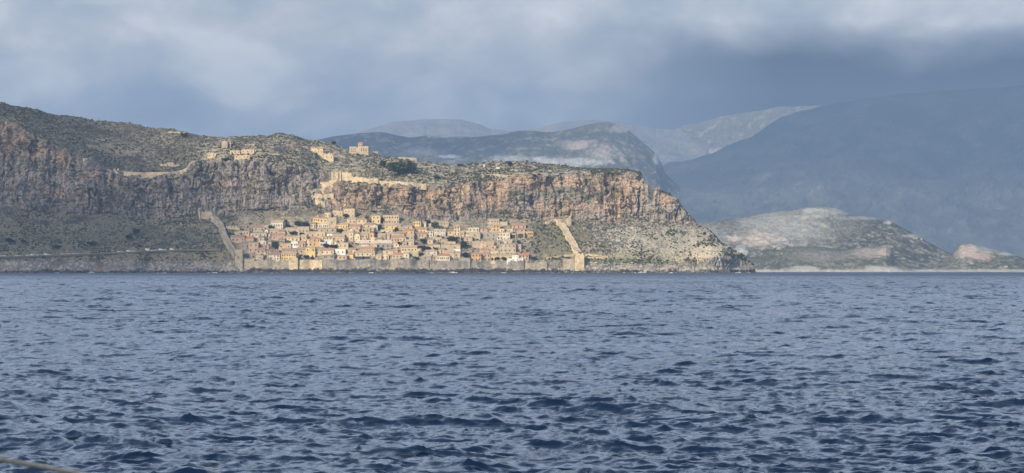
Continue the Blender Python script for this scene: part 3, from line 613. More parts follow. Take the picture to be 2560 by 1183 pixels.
# ------------------------------------------------------------------ houses of the lower town (left, right, eave, base as surveyed from the sea)
HL = [
(665,701,637,651,'g','pale','brown',2,4,'long cream two-storey house on the sea wall, joined to the bright yellow one'),
(701,741,635,651,'g','yellow','tan',2,6,'long bright yellow two-storey house standing on the sea wall'),
(657,680,629,637,'g','pale','brown',1,4,'low cream row house with three small windows above the long cream house'),
(681,697,629,637,'g','pink','brown',1,3,'low pink row house above the long cream house'),
(705,733,627,636,'g','tan','tile',1,1,'house under a broad terracotta roof just above the bright yellow house'),
(733,744,623,636,'e','grey','tile',1,2,'narrow grey gabled house between terracotta roof and dull red house'),
(744,765,624,636,'g','pink','tile',1,1,'dull red house with a wide tiled roof left of the yellow corner house'),
(765,787,619,648,'h','yellow','tan',2,2,'tall yellow corner house below the orange mansion'),
(773,800,597,617,'h','orange','tile',2,3,'square orange mansion, the most orange building in the town'),
(762,773,599,617,'f','cream','tan',2,1,'narrow cream wing on the left side of the orange mansion'),
(728,745,605,620,'e','white','tan',1,3,'white gabled house with three tall windows left of the orange mansion'),
(746,762,606,619,'g','pale','tile',1,3,'pale house between white gabled house and orange mansion'),
(697,727,610,625,'f','sand','tan',1,2,'flat roofed sand coloured house right of the big dark tree'),
(678,712,588,601,'g','pink','tile',1,2,'brownish pink house with a broad tiled roof above the dark canopy'),
(711,727,592,602,'g','cream','tile',1,2,'small cream house beside the broad brownish pink one'),
(728,748,595,604,'g','cream','tan',1,2,'low cream house above the white gabled house'),
(714,744,570,588,'s','stone','tan',1,2,'plain stone house with a bush before it, left of its twin'),
(745,772,568,590,'f','stone','tan',1,3,'plain stone house with one square window high in the middle'),
(676,708,556,573,'g','pale','tan',1,5,'pale villa with a row of five windows high on the left slope'),
(782,800,545,557,'h','yellow','tile',1,3,'yellow upper villa with three windows left of the square stone block'),
(800,817,546,560,'h','sand','tile',1,2,'sand coloured wing on the right of the yellow upper villa'),
(817,841,545,571,'f','stone','tan',1,1,'tall square stone block beside the yellow upper villa'),
(812,826,533,545,'f','sand','tan',1,2,'small turret-like house standing above the square stone block'),
(790,822,561,571,'f','pale','tan',1,6,'low pale row of six windows under the yellow upper villa'),
(777,789,559,572,'g','tan','brown',1,2,'small tan house left of the low pale row of six windows'),
(796,840,571,583,'s','stone','tan',1,3,'long stone terrace house below the square stone block'),
(842,870,562,573,'g','yellow','tan',1,4,'long low yellow house with four windows beneath the ruined tower house'),
(790,812,580,597,'f','tan','tan',1,2,'tan block house above the small white terraced house'),
(817,833,586,594,'f','white','white',1,1,'small white flat roof among tan houses in the upper middle'),
(812,831,600,612,'f','white','white',1,2,'white terraced house just right of the orange mansion'),
(800,812,607,618,'f','pale','white',1,2,'low whitewashed annex touching the orange mansion'),
(831,861,591,605,'g','tan','tan',1,3,'tan house with a shallow roof left of the domed bell tower'),
(844,870,608,623,'f','tan','tan',1,2,'tan cube house with two small windows left of the long white church roof'),
(838,863,624,638,'f','white','white',1,2,'bright white cube house near the centre of the lower row'),
(801,835,626,638,'g','cream','tile',1,3,'cream house with open doors left of the bright white cube house'),
(808,836,638,648,'s','grey','grey',1,5,'low shuttered garden house on the sea wall left of centre'),
(867,882,636,647,'h','yellow','tile',1,1,'small yellow house with one dark door beside the awning tavern'),
(889,937,632,642,'g','cream','tan',1,4,'long cream house behind the dark awning tavern'),
(899,937,622,632,'g','orange','tile',1,5,'orange house with a row of five arched windows near the centre'),
(903,922,611,621,'s','pale','tile',1,0,'low whitewashed store with a dark red roof edge under the church'),
(922,942,613,622,'g','cream','tan',1,2,'cream house with two windows just below the church dome'),
(942,984,610,622,'f','grey','tan',1,4,'grey terrace wall house under the right half of the church roof'),
(872,901,566,579,'g','pink','tile',1,2,'pinkish house with a rounded tile roof above the domed bell tower'),
(890,917,549,568,'h','tan','tile',2,2,'tall tan house with three windows right of the ruined tower house'),
(868,892,547,560,'h','sand','tan',1,1,'sand coloured house under a bright hipped roof by the ruined tower house'),
(929,951,540,559,'f','sand','tan',2,2,'tall sandy block house standing alone against the foot of the cliff'),
(959,997,539,561,'f','tan','tan',2,6,'biggest tan mansion at the foot of the cliff, with many windows'),
(928,943,565,579,'e','pale','tan',1,2,'small gabled house with two windows below the tall sandy block house'),
(962,988,564,574,'g','yellow','tan',1,2,'pale yellow house right below the biggest tan mansion'),
(953,981,575,586,'f','pale','tan',1,2,'broad pale house two rows below the biggest tan mansion'),
(988,1002,563,573,'f','tan','tan',1,1,'small tan house at the lower right corner of the biggest tan mansion'),
(1008,1036,577,588,'g','orange','tile',1,2,'small orange-yellow house left of the thin dark cypress'),
(978,1000,594,608,'g','pink','tile',1,3,'pink house with three windows right of the long white church roof'),
(1000,1014,594,606,'g','cream','tile',1,2,'cream house with two windows joined to the right of the pink house'),
(921,934,583,599,'f','orange','tan',1,1,'narrow orange tinted house behind the church dome'),
(903,920,585,600,'g','tan','tan',1,2,'tan house squeezed between the bell tower and the church dome'),
(945,963,588,600,'g','stone','tan',1,1,'stone house rising behind the right side of the church roof'),
(984,1010,583,594,'h','stone','tile',1,0,'low stone house under a wide hipped tile roof above the pink house'),
(1034,1052,555,573,'f','yellow','tan',2,3,'bright yellow cube house with six windows, highest in the middle of the town'),
(1053,1064,557,570,'g','cream','tan',1,1,'little cream house stuck to the right of the bright yellow cube house'),
(1037,1067,574,584,'g','cream','tile',1,3,'cream house with three windows right of the thin dark cypress'),
(1038,1066,585,596,'g','tan','tile',1,4,'tan house with four windows directly beneath the cream one by the cypress'),
(1067,1082,578,593,'f','pale','tan',2,2,'pale cube house with four windows left of the broken stone house'),
(1119,1136,578,589,'g','sand','brown',1,1,'low sand coloured house joined to the slender tower house'),
(1135,1150,566,590,'h','sand','tan',3,2,'slender tower house of three storeys in the right half of the town'),
(1157,1173,577,592,'f','sand','tan',1,3,'sand coloured house left of the long retaining wall house'),
(1172,1197,570,581,'f','pale','tan',1,3,'pale flat house standing above the long retaining wall house'),
(1175,1200,582,597,'f','stone','tan',1,1,'left half of the long grey retaining wall house'),
(1200,1243,582,597,'f','grey','tan',1,3,'right half of the long grey retaining wall house'),
(1219,1248,548,562,'s','stone','tan',1,4,'broad stone house topmost on the right of the town'),
(1232,1249,563,580,'g','orange','tan',2,2,'peach house with four windows below the topmost stone house'),
(1280,1314,564,573,'g','pink','tile',1,3,'pink house with a tile roof, upper right end of the town'),
(1284,1312,573,582,'s','pink','brown',1,2,'brownish house directly below the upper right pink house'),
(1312,1333,580,591,'f','orange','tan',1,4,'salmon flat house at the far right edge of the town'),
(1243,1256,583,600,'f','pale','tan',2,2,'upright pale house with four windows, right of the retaining wall house'),
(1257,1274,583,603,'f','pale','tan',2,2,'upright greyish house beside the dark vaulted opening'),
(1250,1260,573,582,'f','cream','tan',1,1,'tiny cream house between peach house and upright greyish house'),
(1267,1282,574,583,'f','cream','tan',1,3,'tiny cream house with three windows below the pink roofs'),
(1238,1249,605,617,'f','grey','grey',1,2,'small grey house with two windows right of the gabled monastery house'),
(1248,1290,611,632,'s','stone','tan',2,4,'large brownish stone house in the lower right of the town'),
(1179,1202,635,654,'h','orange','tile',2,3,'peach coloured left half of the big double mansion on the sea wall'),
(1202,1225,635,655,'h','pink','tile',2,3,'pink right half of the big double mansion on the sea wall'),
(1200,1223,624,635,'h','pink','tile',1,0,'pinkish upper roof block behind the big double mansion'),
(1297,1321,639,651,'g','pink','red',2,3,'small pink house with a reddish roof, last on the sea wall to the right'),
(1092,1125,640,653,'h','pale','red',1,6,'pale house with the brightest orange tiled roof, on the sea wall'),
(1112,1135,631,645,'g','tan','tan',1,1,'tan gabled house behind the bright orange roof'),
(1133,1150,632,646,'g','tan','tan',1,1,'tan house left of the dark tree group near the sea wall'),
(1052,1079,641,650,'g','grey','tan',1,1,'low grey house with one wide dark opening on the sea wall'),
(1066,1092,629,640,'g','pale','tan',1,2,'low pale house left of the bright orange roof'),
(1133,1176,646,653,'f','grey','grey',1,0,'long low grey store along the sea wall before the dark trees'),
(1103,1126,611,627,'s','stone','tan',1,0,'stone house with a plain sloping roof, left one of the middle right pair'),
(1127,1150,612,627,'s','tan','tan',1,1,'tan house with a sloping roof, right one of the middle right pair'),
(1072,1100,612,626,'s','sand','tan',1,1,'sand coloured house above the trees left of the middle right pair'),
(1133,1151,625,632,'f','white','white',1,0,'low white wall-like house left of the dark tree group'),
(1003,1042,619,632,'g','cream','tan',1,5,'cream house with a row of dark windows left of the rounded apse house'),
(1023,1046,631,641,'f','olive','olive_t',1,0,'plain yellow-green house below the rounded apse house'),
(957,994,626,637,'s','tan','tan',1,2,'wide tan house with two windows behind the little dull red roof'),
(980,1008,636,648,'h','stone','red',1,3,'stone house with a dull red roof on the sea wall, right of centre'),
(953,971,639,650,'e','cream','tan',1,2,'small cream gabled house left of the dull red roof'),
(984,997,609,618,'f','cream','tan',1,1,'small cream house at the right end of the church terrace'),
(577,611,593,608,'g','pink','brown',1,3,'pink house with three dark windows at the left end of the town'),
(611,633,596,606,'g','pink','red',1,0,'low house with a bright salmon roof at the left end'),
(622,645,608,632,'f','pink','tan',2,2,'tall pinkish house left of the pale gabled house'),
(603,622,609,624,'g','grey','brown',1,2,'grey house beside the tall pinkish one at the left'),
(645,665,604,621,'e','pale','tan',2,2,'pale gabled house with four windows left of the big dark tree'),
(667,677,606,621,'f','tan','tan',1,1,'narrow tan house touching the big dark tree'),
(598,623,578,590,'f','tan','tan',1,3,'tan flat house on the upper left edge of the town'),
(634,661,569,580,'h','stone','tile',1,2,'stone house with twin dark windows under a hipped roof, upper left'),
(625,667,583,595,'s','pale','tan',1,4,'long pale house beneath the twin-windowed stone house'),
(642,662,624,636,'g','pink','tile',1,2,'little pink house below the pale gabled house'),
(675,697,577,588,'g','tan','tan',1,2,'tan house below the high pale villa'),
(697,712,579,592,'g','stone','brown',1,1,'stone house left of the plain stone twins'),
(615,632,608,616,'g','tan','brown',1,1,'tan house roofed brown behind the tall pinkish house'),
(855,872,583,598,'g','sand','tan',1,1,'sand coloured house touching the left side of the bell tower'),
(905,925,571,585,'f','tan','tan',1,2,'tan flat house above and right of the bell tower'),
(938,956,598,606,'g','tan','brown',1,0,'low tan house peeping over the church roof'),
(1016,1034,590,602,'g','stone','tan',1,2,'stone house below the orange-yellow house'),
(1082,1104,592,602,'s','stone','tan',1,0,'low stone shed under the broken stone house'),
(1104,1118,598,608,'s','stone','grey',1,0,'small stone shed left of the round bush in the right half'),
(1014,1034,604,616,'g','tan','tan',1,2,'tan house under trees left of the apse house'),
(870,888,624,634,'g','tan','tile',1,1,'tan house right of the bright white cube house'),
(1261,1280,603,611,'g','pale','tan',1,1,'low pale house above the large brownish stone house'),
(787,801,626,640,'g','tan','tan',1,1,'tan house between tall yellow corner house and cream house with open doors'),
(640,657,640,650,'f','stone','tan',1,1,'small stone cube on the sea wall at the left end'),
(1008,1022,634,646,'g','pale','tan',1,1,'pale little house between dull red roof and yellow-green house'),
]
MR['olive_t'] = MR['tan']
HL += [
(586,600,584,594,'g','tan','tan',1,1,'small tan house by the climbing wall, above the pink left-end house'),
(646,660,594,604,'g','tan','brown',1,1,'tan house directly above the pale gabled house'),
(660,676,585,596,'s','sand','tan',1,1,'sand house between twin-windowed stone house and the high villa'),
(697,711,600,609,'g','stone','brown',1,1,'stone house peeping over the sand coloured flat roof'),
(656,672,612,624,'g','pink','tile',1,1,'pink house directly under the pale gabled house'),
(752,766,590,602,'g','tan','tan',1,1,'tan house behind the cream wing of the orange mansion'),
(773,789,583,596,'g','stone','tan',1,1,'stone house directly above the orange mansion'),
(803,816,592,601,'s','sand','tan',1,1,'sand coloured shed above the white terraced house'),
(820,834,594,602,'g','tan','tile',1,1,'tan house below the small white flat roof'),
(826,842,604,612,'g','cream','tan',1,1,'cream house right behind the dark spreading trees'),
(846,860,597,608,'g','sand','tan',1,1,'sand coloured house directly above the tan cube house'),
(856,872,572,583,'s','stone','tan',1,1,'stone house beneath the long low yellow house'),
(871,889,549,562,'g','tan','tan',1,2,'tan house directly below the tall ruined tower house'),
(896,912,587,599,'f','cream','tan',1,1,'cream block right against the chapel beside the bell tower'),
(913,930,561,572,'g','tan','tile',1,1,'tan house left of the small gabled house under the cliff'),
(917,934,573,583,'g','sand','tan',1,1,'sand house over the narrow orange tinted house'),
(956,974,588,598,'g','pink','tan',1,1,'pinkish house under the broad pale house'),
(968,985,584,594,'g','tan','tan',1,1,'tan house left of the wide hipped tile roof'),
(997,1013,571,583,'g','stone','tan',1,1,'stone house left above the small orange-yellow house'),
(1014,1030,565,576,'s','stone','tan',1,1,'stone shed up the slope above the small orange-yellow house'),
(1000,1016,607,618,'g','tan','tan',1,2,'tan house above the row of dark windows, left of the apse house'),
(1066,1082,600,611,'s','tan','tan',1,1,'tan shed under the pale cube house'),
(1120,1138,604,612,'s','tan','tan',1,0,'tan shed beneath the widest dark round tree'),
(1096,1112,624,634,'g','tan','brown',1,1,'tan house just behind the brightest orange roof, left side'),
(1137,1152,592,603,'g','tan','tan',1,1,'tan house at the foot of the slender tower house'),
(1152,1160,580,593,'g','stone','tan',1,1,'narrow stone house between slender tower and sand coloured house'),
(1160,1180,594,604,'s','stone','tan',1,1,'stone shed under the long retaining wall house, left end'),
(1200,1218,572,582,'g','tan','brown',1,1,'tan house standing over the right half of the retaining wall house'),
(1218,1233,568,580,'g','stone','tan',1,1,'stone house left of the peach house'),
(1224,1240,614,626,'s','tan','tan',1,1,'tan house between gabled house and brownish stone house'),
(1225,1247,626,635,'s','tan','tan',1,0,'tan roof directly above the left end of the arcade'),
(1290,1302,612,626,'s','stone','tan',1,0,'stone outhouse at the right side of the large brownish stone house'),
(939,953,640,650,'g','tan','tan',1,1,'tan house between awning tavern and small cream gabled house'),
(844,866,640,650,'s','tan','tan',1,2,'tan house under the bright white cube house, on the sea wall'),
(1080,1092,642,651,'g','tan','tan',1,1,'small tan house left of the brightest orange roof'),
(744,757,610,621,'g','sand','tile',1,1,'sand house below the white gabled one, over dull red roof'),
]
for h_ in HL:
    rnd = random.Random(int(h_[0]))
    house(h_[0]-1.3, h_[1]+1.3, *h_[2:9], label=h_[9], door=(h_[7] == 1 and rnd.random() < .25))
ruin(1085,1114,571,593,'pale',2,4,'broken roofless stone house in the middle of the right half', jag=.25)
ruin(1093,1122,551,567,'stone',1,4,'jagged roofless ruin with a toothed top at the foot of the cliff', jag=.5)
ruin(1070,1080,557,567,'pale',1,1,'stub of a pale wall left of the green tree crown', jag=.5)
ruin(1249,1269,553,564,'stone',0,0,'roofless wall right of the topmost stone house', jag=.3)
ruin(832,857,525,541,'tan',1,2,'low rust-tinted ruin left of the ruined tower house', jag=.3)
ruin(858,887,521,545,'tan',2,3,'tall ruined tower house against the foot of the cliff', jag=.12)
ruin(655,672,562,572,'pale',1,2,'ruined garden wall left of the high pale villa', jag=.6)
ruin(565,600,563,574,'stone',1,4,'roofless ruins inside the left climbing wall', jag=.6)

# special houses -----------------------------------------------------------------------------------
def place(xc, yb, Yoff=0.0):
    g = ground(xc, min(yb, 653)); Y = g.y+Yoff; return Vector((at(xc, yb, Y).x, Y, at(0, yb, Y).z)), Y/F
# church with the long pale roof and dome
loc, sc = place(933, 611); r0 = empty('church', loc, R(-4)); tag(r0, 'long low church with pale roof and small dome, in the middle of the town', 'church')
w = 96*sc; mb = MB(); mb.box(-w/2, w/2, 0, 11, -8, 1.6); mb.build('nave_wall', MW['pale'], r0)
mb = MB(); mb.poly([(-w/2-.4,-.4,1.6),(w/2+.4,-.4,1.6),(w/2-2,5.5,5.6),(-w/2+5,5.5,5.6)]); mb.poly([(w/2+.4,11.4,1.6),(-w/2-.4,11.4,1.6),(-w/2+5,5.5,5.6),(w/2-2,5.5,5.6)])
mb.poly([(-w/2-.4,11.4,1.6),(-w/2-.4,-.4,1.6),(-w/2+5,5.5,5.6)]); mb.poly([(w/2+.4,-.4,1.6),(w/2+.4,11.4,1.6),(w/2-2,5.5,5.6)])
rf = mb.build('roof', MR['cream'], r0)
mb = MB(); mb.cyl((0, 5.5), 3.3, 3.3, 3.2, 6.4, 14, cap=False); mb.build('drum', MW['pale'], r0); mb = MB(); mb.dome((0, 5.5), 3.5, 6.4, 2.6, 16, 6); mb.build('dome', MR['cream'], r0, smooth=True)
for q in range(7):
    a = -w/2+w*(q+.5)/7; mb = MB(); mb.box(a-.4, a+.4, -.06, .05, -.6, .9); mb.build('window', M_pane, r0)
# domed bell tower and white chapel
loc, sc = place(878, 603); r0 = empty('bell_tower', loc, R(-6)); tag(r0, 'tall cream bell tower with rounded top in the middle of the town', 'bell tower')
mb = MB(); facade(mb, 5.4, 13.2, 6, [(-.6,.6,2.2,4.2),(-.6,.6,7,9.2),(-1.6,-.6,10.4,12.2),(.5,1.5,10.4,12.2)]); mb.box(-2.7, 2.7, .0, 5.4, -6, 13.2, faces='xXYZ'); mb.build('shaft', MW['cream'], r0)
mb = MB(); mb.box(-2.9, 2.9, -.2, 5.6, 13.203, 13.55); mb.dome((0, 2.7), 2.6, 13.55, 2.5, 16, 6); mb.build('dome', MW['pale'], r0, smooth=False)
openings(r0, [(-.6,.6,2.2,4.2),(-.6,.6,7,9.2),(-1.6,-.6,10.4,12.2),(.5,1.5,10.4,12.2)], [])
loc, sc = place(893, 604); r0 = empty('chapel', loc, R(-6)); tag(r0, 'cream chapel building joined to the right of the bell tower', 'chapel')
wn = [(-1.5,-.5,1.5,3.2),(.8,1.8,4.2,6.0)]; mb = MB(); facade(mb, 7.5, 8.6, 6, wn); mb.box(-3.75, 3.75, 0, 8, -6, 8.6, faces='xXYZ'); mb.poly([(-3.75,0,8.6),(3.75,0,8.6),(0,0,10.4)]); mb.build('wall', MW['cream'], r0)
roof_mesh('e', 7.5, 8, 8.6, 1.8).build('roof', MR['tan'], r0); openings(r0, wn, [])
# gabled monastery-like house on the right
loc, sc = place(1208, 624); r0 = empty('gabled_house', loc, R(-3)); tag(r0, 'wide grey-pink house with a central gable and three openings, right half', 'house', 'houses of the walled town')
w = 54*sc; wn = [(-3.6,-2.4,3.2,4.8),(-.6,.6,3.4,5.2),(4.6,5.8,3.2,4.8),(-.5,.5,8.2,9.6)]
mb = MB(); facade(mb, w, 7.2, 7, wn[:3]); mb.box(-w/2, w/2, 0, 9, -7, 7.2, faces='xXY'); mb.build('wall', MW['pink'], r0); roof_mesh('g', w, 9, 7.2, 3.4).build('roof', MR['tan'], r0)
mb = MB(); mb.box(-4.2, 4.2, -.35, 4, -7, 8.2, faces='xXy'); mb.poly([(-4.2,-.35,8.2),(4.2,-.35,8.2),(0,-.35,11)]); gb = mb.build('gable', MW['tan'], r0)
mb = MB(); mb.poly([(-4.6,-.6,8),(0,-.6,11.3),(0,4.6,11.3),(-4.6,4.6,8)]); mb.poly([(0,-.6,11.3),(4.6,-.6,8),(4.6,4.6,8),(0,4.6,11.3)]); mb.build('gable_roof', MR['tan'], gb)
openings(r0, wn[:1]+wn[2:3], [])
for z_ in (3.4, 7.6): mb = MB(); mb.box(-.6, .6, -.42, -.33, z_, z_+1.6); mb.build('window', M_pane, r0)
# rounded apse house
loc, sc = place(1048, 634); r0 = empty('apse_house', loc, 0); tag(r0, 'rounded apse-like cream house left of the trees in the middle', 'house', 'houses of the walled town')
mb = MB(); mb.cyl((0, 3.4), 3.6, 3.5, -7, 5.6, 18); mb.build('wall', MW['sand'], r0); mb = MB(); mb.dome((0, 3.4), 3.8, 5.6, 1.7, 18, 4); mb.build('roof', MR['tan'], r0)
for a in (-1.4, .4): mb = MB(); mb.box(a, a+.8, -.32, .2, 2.2, 3.6); mb.build('window', M_pane, r0)
# small white dome
loc, sc = place(666, 581); r0 = empty('white_domed_chapel', loc, 0); tag(r0, 'tiny white domed chapel at the upper left of the town', 'chapel')
mb = MB(); mb.box(-2.2, 2.2, 0, 4.4, -5, 2.2); mb.build('wall', MW['white'], r0); mb = MB(); mb.dome((0, 2.2), 2.15, 2.203, 1.7, 14, 5); mb.build('dome', MW['white'], r0, smooth=True)
mb = MB(); mb.box(-.5, .5, -.05, .05, -.4, 1.4); mb.build('door', M_door, r0)
# white boxy house: two stacked cubes
loc, sc = place(1288, 653); r0 = empty('white_cube_house', loc, R(-2)); tag(r0, 'brilliant white two-step boxy house on the sea wall at the right', 'house', 'houses of the walled town')
mb = MB(); mb.box(-10.2, 10.2, 0, 8, -4, 3.5); mb.build('lower_storey', MW['white'], r0); mb = MB(); mb.box(-4.2, 4.2, 2.5, 8.5, 3.503, 7.4); mb.build('upper_storey', MW['white'], r0)
for a, c, y in ((2.2, .6, -.05), (-3, 1.0, -.05), (-1.8, 4.6, 2.45), (1.4, 4.6, 2.45)): mb = MB(); mb.box(a, a+1.3, y, y+.1, c, c+1.1); mb.build('window', M_pane, r0)
# arcade
loc, sc = place(1254, 653, 3.5); r0 = empty('arcade', loc, R(-2)); tag(r0, 'long cream arcade with dark arches left of the brilliant white house', 'arcade')
w = 54*sc; mb = MB(); na = 7; ws = []
for q in range(na): a = -w/2+w*(q+.5)/na; ws.append((a-w/na*.36, a+w/na*.36, .0, 4.4))
facade(mb, w, 6.6, 4, ws, deep=.8); mb.box(-w/2, w/2, 0, 7, -4, 6.6, faces='xXY'); mb.build('arched_wall', MW['sand'], r0)
mb = MB(); mb.box(-w/2+.3, w/2-.3, 3.2, 3.4, 0, 6.2); mb.build('back_wall', M_pane, r0)
for (a, b, c, d_) in ws:      # round heads of the arches
    mb = MB(); r_ = (b-a)/2; m_ = (a+b)/2; zz = d_-r_; pts = [(m_+r_*math.cos(t_), zz+r_*math.sin(t_)) for t_ in np.linspace(0, math.pi, 9)]
    for (p0, q0), (p1, q1) in zip(pts, pts[1:]): mb.poly([(p0, .1, q0), (p0, .1, d_), (p1, .1, d_), (p1, .1, q1)])
    mb.build('arch_head', MW['sand'], r0)
roof_mesh('g', w, 7, 6.6, 1.8).build('roof', MR['tan'], r0)
# tavern with dark awning
loc, sc = place(903, 652); r0 = empty('tavern', loc, R(-3)); tag(r0, 'seaside tavern under a dark scalloped awning on the sea wall, centre', 'tavern')
w = 40*sc; mb = MB(); mb.box(-w/2, w/2, 3.5, 9, -5, 5); mb.build('wall', MW['pale'], r0)
mb = MB(); 
for q in range(8):
    a, b = -w/2+w*q/8, -w/2+w*(q+1)/8; m_ = (a+b)/2
    mb.poly([(a,-.6,3.6),(m_,-.6,4.0),(m_,3.5,5.6),(a,3.5,5.2)]); mb.poly([(m_,-.6,4.0),(b,-.6,3.6),(b,3.5,5.2),(m_,3.5,5.6)]); mb.poly([(a,-.6,3.0),(m_,-.6,3.3),(m_,-.6,4.0),(a,-.6,3.6)]); mb.poly([(m_,-.6,3.3),(b,-.6,3.0),(b,-.6,3.6),(m_,-.6,4.0)])
mb.build('awning', MR['dark'], r0)
for q in range(9):
    a = -w/2+w*q/8; mb = MB(); mb.box(a-.12, a+.12, -.5, -.26, -.5, 3.1); mb.build('awning_post', MW['white'], r0)
mb = MB(); mb.box(-w/2, w/2, -.9, -.62, -1, .9); mb.build('terrace_wall', MW['grey'], r0)
for q in range(5): a = -w/2+w*(q+.5)/5; mb = MB(); mb.box(a-.7, a+.7, 3.42, 3.5, 0, 2.4); mb.build('window', M_pane, r0)
# dark canopy beside the big tree
loc, sc = place(701, 610); r0 = empty('canopy', loc, R(-2)); tag(r0, 'long dark flat canopy roof above the sand coloured house, left', 'canopy')
mb = MB(); mb.box(-12, 12, 0, 6, 2.8, 3.1); mb.build('canopy_roof', MR['dark'], r0); mb = MB(); mb.box(-12, 12, 5.6, 6.1, -5, 2.8); mb.build('back_wall', MW['grey'], r0)
for q in range(6): a = -11.6+4.6*q; mb = MB(); mb.box(a, a+.3, .2, .5, -6, 2.8); mb.build('post', M_door, r0)
# vaulted openings
for (xc, yb, r_, lab) in ((1282, 598, 3.6, 'vaulted ruin with a big square dark opening, right of the upright greyish house'), (1302, 596, 3.8, 'vaulted ruin with a low dark arch, left of the salmon flat house')):
    loc, sc = place(xc, yb); r0 = empty('vaulted_ruin', loc, R(-5)); tag(r0, lab, 'ruin')
    mb = MB(); facade(mb, r_*2.5, 7.2, 5, [(-r_*.9, r_*.9, .6, 5.6)], deep=1.2); mb.box(-r_*1.25, r_*1.25, 0, 6, -5, 7.2, faces='xXYZ'); mb.build('vault_wall', MW['stone'], r0)
    mb = MB(); mb.box(-r_*.9+.01, r_*.9-.01, 1.0, 1.19, .61, 5.59); mb.build('opening', M_pane, r0)

# ------------------------------------------------------------------ fortifications
def sea_wall(x0, x1, yt, name, label, mat, off=-1.2, thick=3.0, notch=1.0, step=2.6, gate=None, cat='wall', yb=675, crest=.5):
    n = max(3, int((x1-x0)/step)); xs = np.linspace(x0, x1, n); v = []; f = []
    o_ = off
    mb = MB(); rnd = random.Random(int(x0)); P0 = []; lev = 0
    for xx in xs:
        if rnd.random() < .13: lev = rnd.uniform(-1.6, 1.4)
        Y = dk(D2, xx)+o_+1.1*math.sin(xx/37.)+.5*math.sin(xx/11.); zt = zof(yt+1.2+1.2*lev+rnd.uniform(-1.6*crest, 1.6*crest)+.8*math.sin(xx/29.), Y); zb = zof(yb, Y)-.5
        P0.append((at(xx, 660, Y).x, Y, zb, zt))
    for a, b in zip(P0, P0[1:]):
        hs = [0, .33, .66, 1]
        for s0, s1 in zip(hs, hs[1:]):   # battered face, slightly bulging
            bt = lambda s: -1.6*(1-s)**1.5
            q = lambda p, s: (p[0], p[1]+bt(s), p[2]+(p[3]-p[2])*s)
            mb.poly([q(a, s0), q(b, s0), q(b, s1), q(a, s1)])
        mb.poly([(a[0],a[1],a[3]),(b[0],b[1],b[3]),(b[0],b[1]+thick,b[3]),(a[0],a[1]+thick,a[3])]); mb.poly([(b[0],b[1]+thick,b[2]),(a[0],a[1]+thick,a[2]),(a[0],a[1]+thick,a[3]),(b[0],b[1]+thick,b[3])])
    for p, s in ((P0[0], 1), (P0[-1], -1)): mb.poly([(p[0],p[1]-1.6,p[2]),(p[0],p[1],p[3]),(p[0],p[1]+thick,p[3]),(p[0],p[1]+thick,p[2])])
    r0 = empty(name, (P0[0][0], P0[0][1], 0)); M_ = Matrix.Translation((-P0[0][0], -P0[0][1], 0))
    mb.v = [tuple(M_ @ Vector(p)) for p in mb.v]; mb.build('wall', mat, r0)
    mb = MB()
    for k_, (a, b) in enumerate(zip(P0, P0[1:])):   # merlons
        if k_ % 2 == 0 and rnd.random() < .8:
            x_0, x_1 = a[0]-P0[0][0], b[0]-P0[0][0]; y_ = a[1]-P0[0][1]; z_ = min(a[3], b[3]); mb.box(x_0, x_1, y_+.05, y_+.6, z_-.5, z_+rnd.uniform(.5, 1.1)*notch)
    mb.build('parapet', mat, r0)
    if gate:
        xx = gate; Y = dk(D2, xx)+o_; mb = MB(); c = at(xx, 668, Y); x_, y_, z_ = c.x-P0[0][0], Y-P0[0][1], c.z; mb.box(x_-1.1, x_+1.1, y_-2.2, y_+.5, z_-1.4, z_+1.6); mb.build('gateway', M_pane, r0)
    tag(r0, label, cat); return r0
sea_wall(636, 722, 650.5, 'sea_wall', 'weathered sea wall under the long cream and yellow houses', M_masonry, gate=None)
sea_wall(744, 806, 650, 'sea_wall', 'sunlit sea wall section left of the recessed angle below the garden house', M_masonry_l, off=-2.5)
sea_wall(806, 976, 649.5, 'sea_wall', 'long grey sea wall below the tavern in the centre', M_masonry_g)
sea_wall(994, 1072, 649, 'sea_wall', 'smooth grey sea wall section right of the small sea gate', M_masonry_g, off=-1.0)
sea_wall(1074, 1196, 652, 'sea_wall', 'grey sea wall below the bright orange tiled roof', M_masonry_g)
sea_wall(1198, 1310, 652, 'sea_wall', 'grey sea wall under the double mansion and the brilliant white house', M_masonry_g, off=-2)
sea_wall(1312, 1368, 655, 'sea_wall', 'crumbling tan end section of the sea wall', M_masonry, crest=1.5)
sea_wall(1369, 1406, 650, 'sea_wall', 'dark smooth sea wall section near the right tower', M_masonry_g, off=2.5, crest=.2)
sea_wall(1406, 1438, 646, 'sea_wall', 'pale grey bastion front left of the right square tower', M_masonry, off=-2, crest=.3)
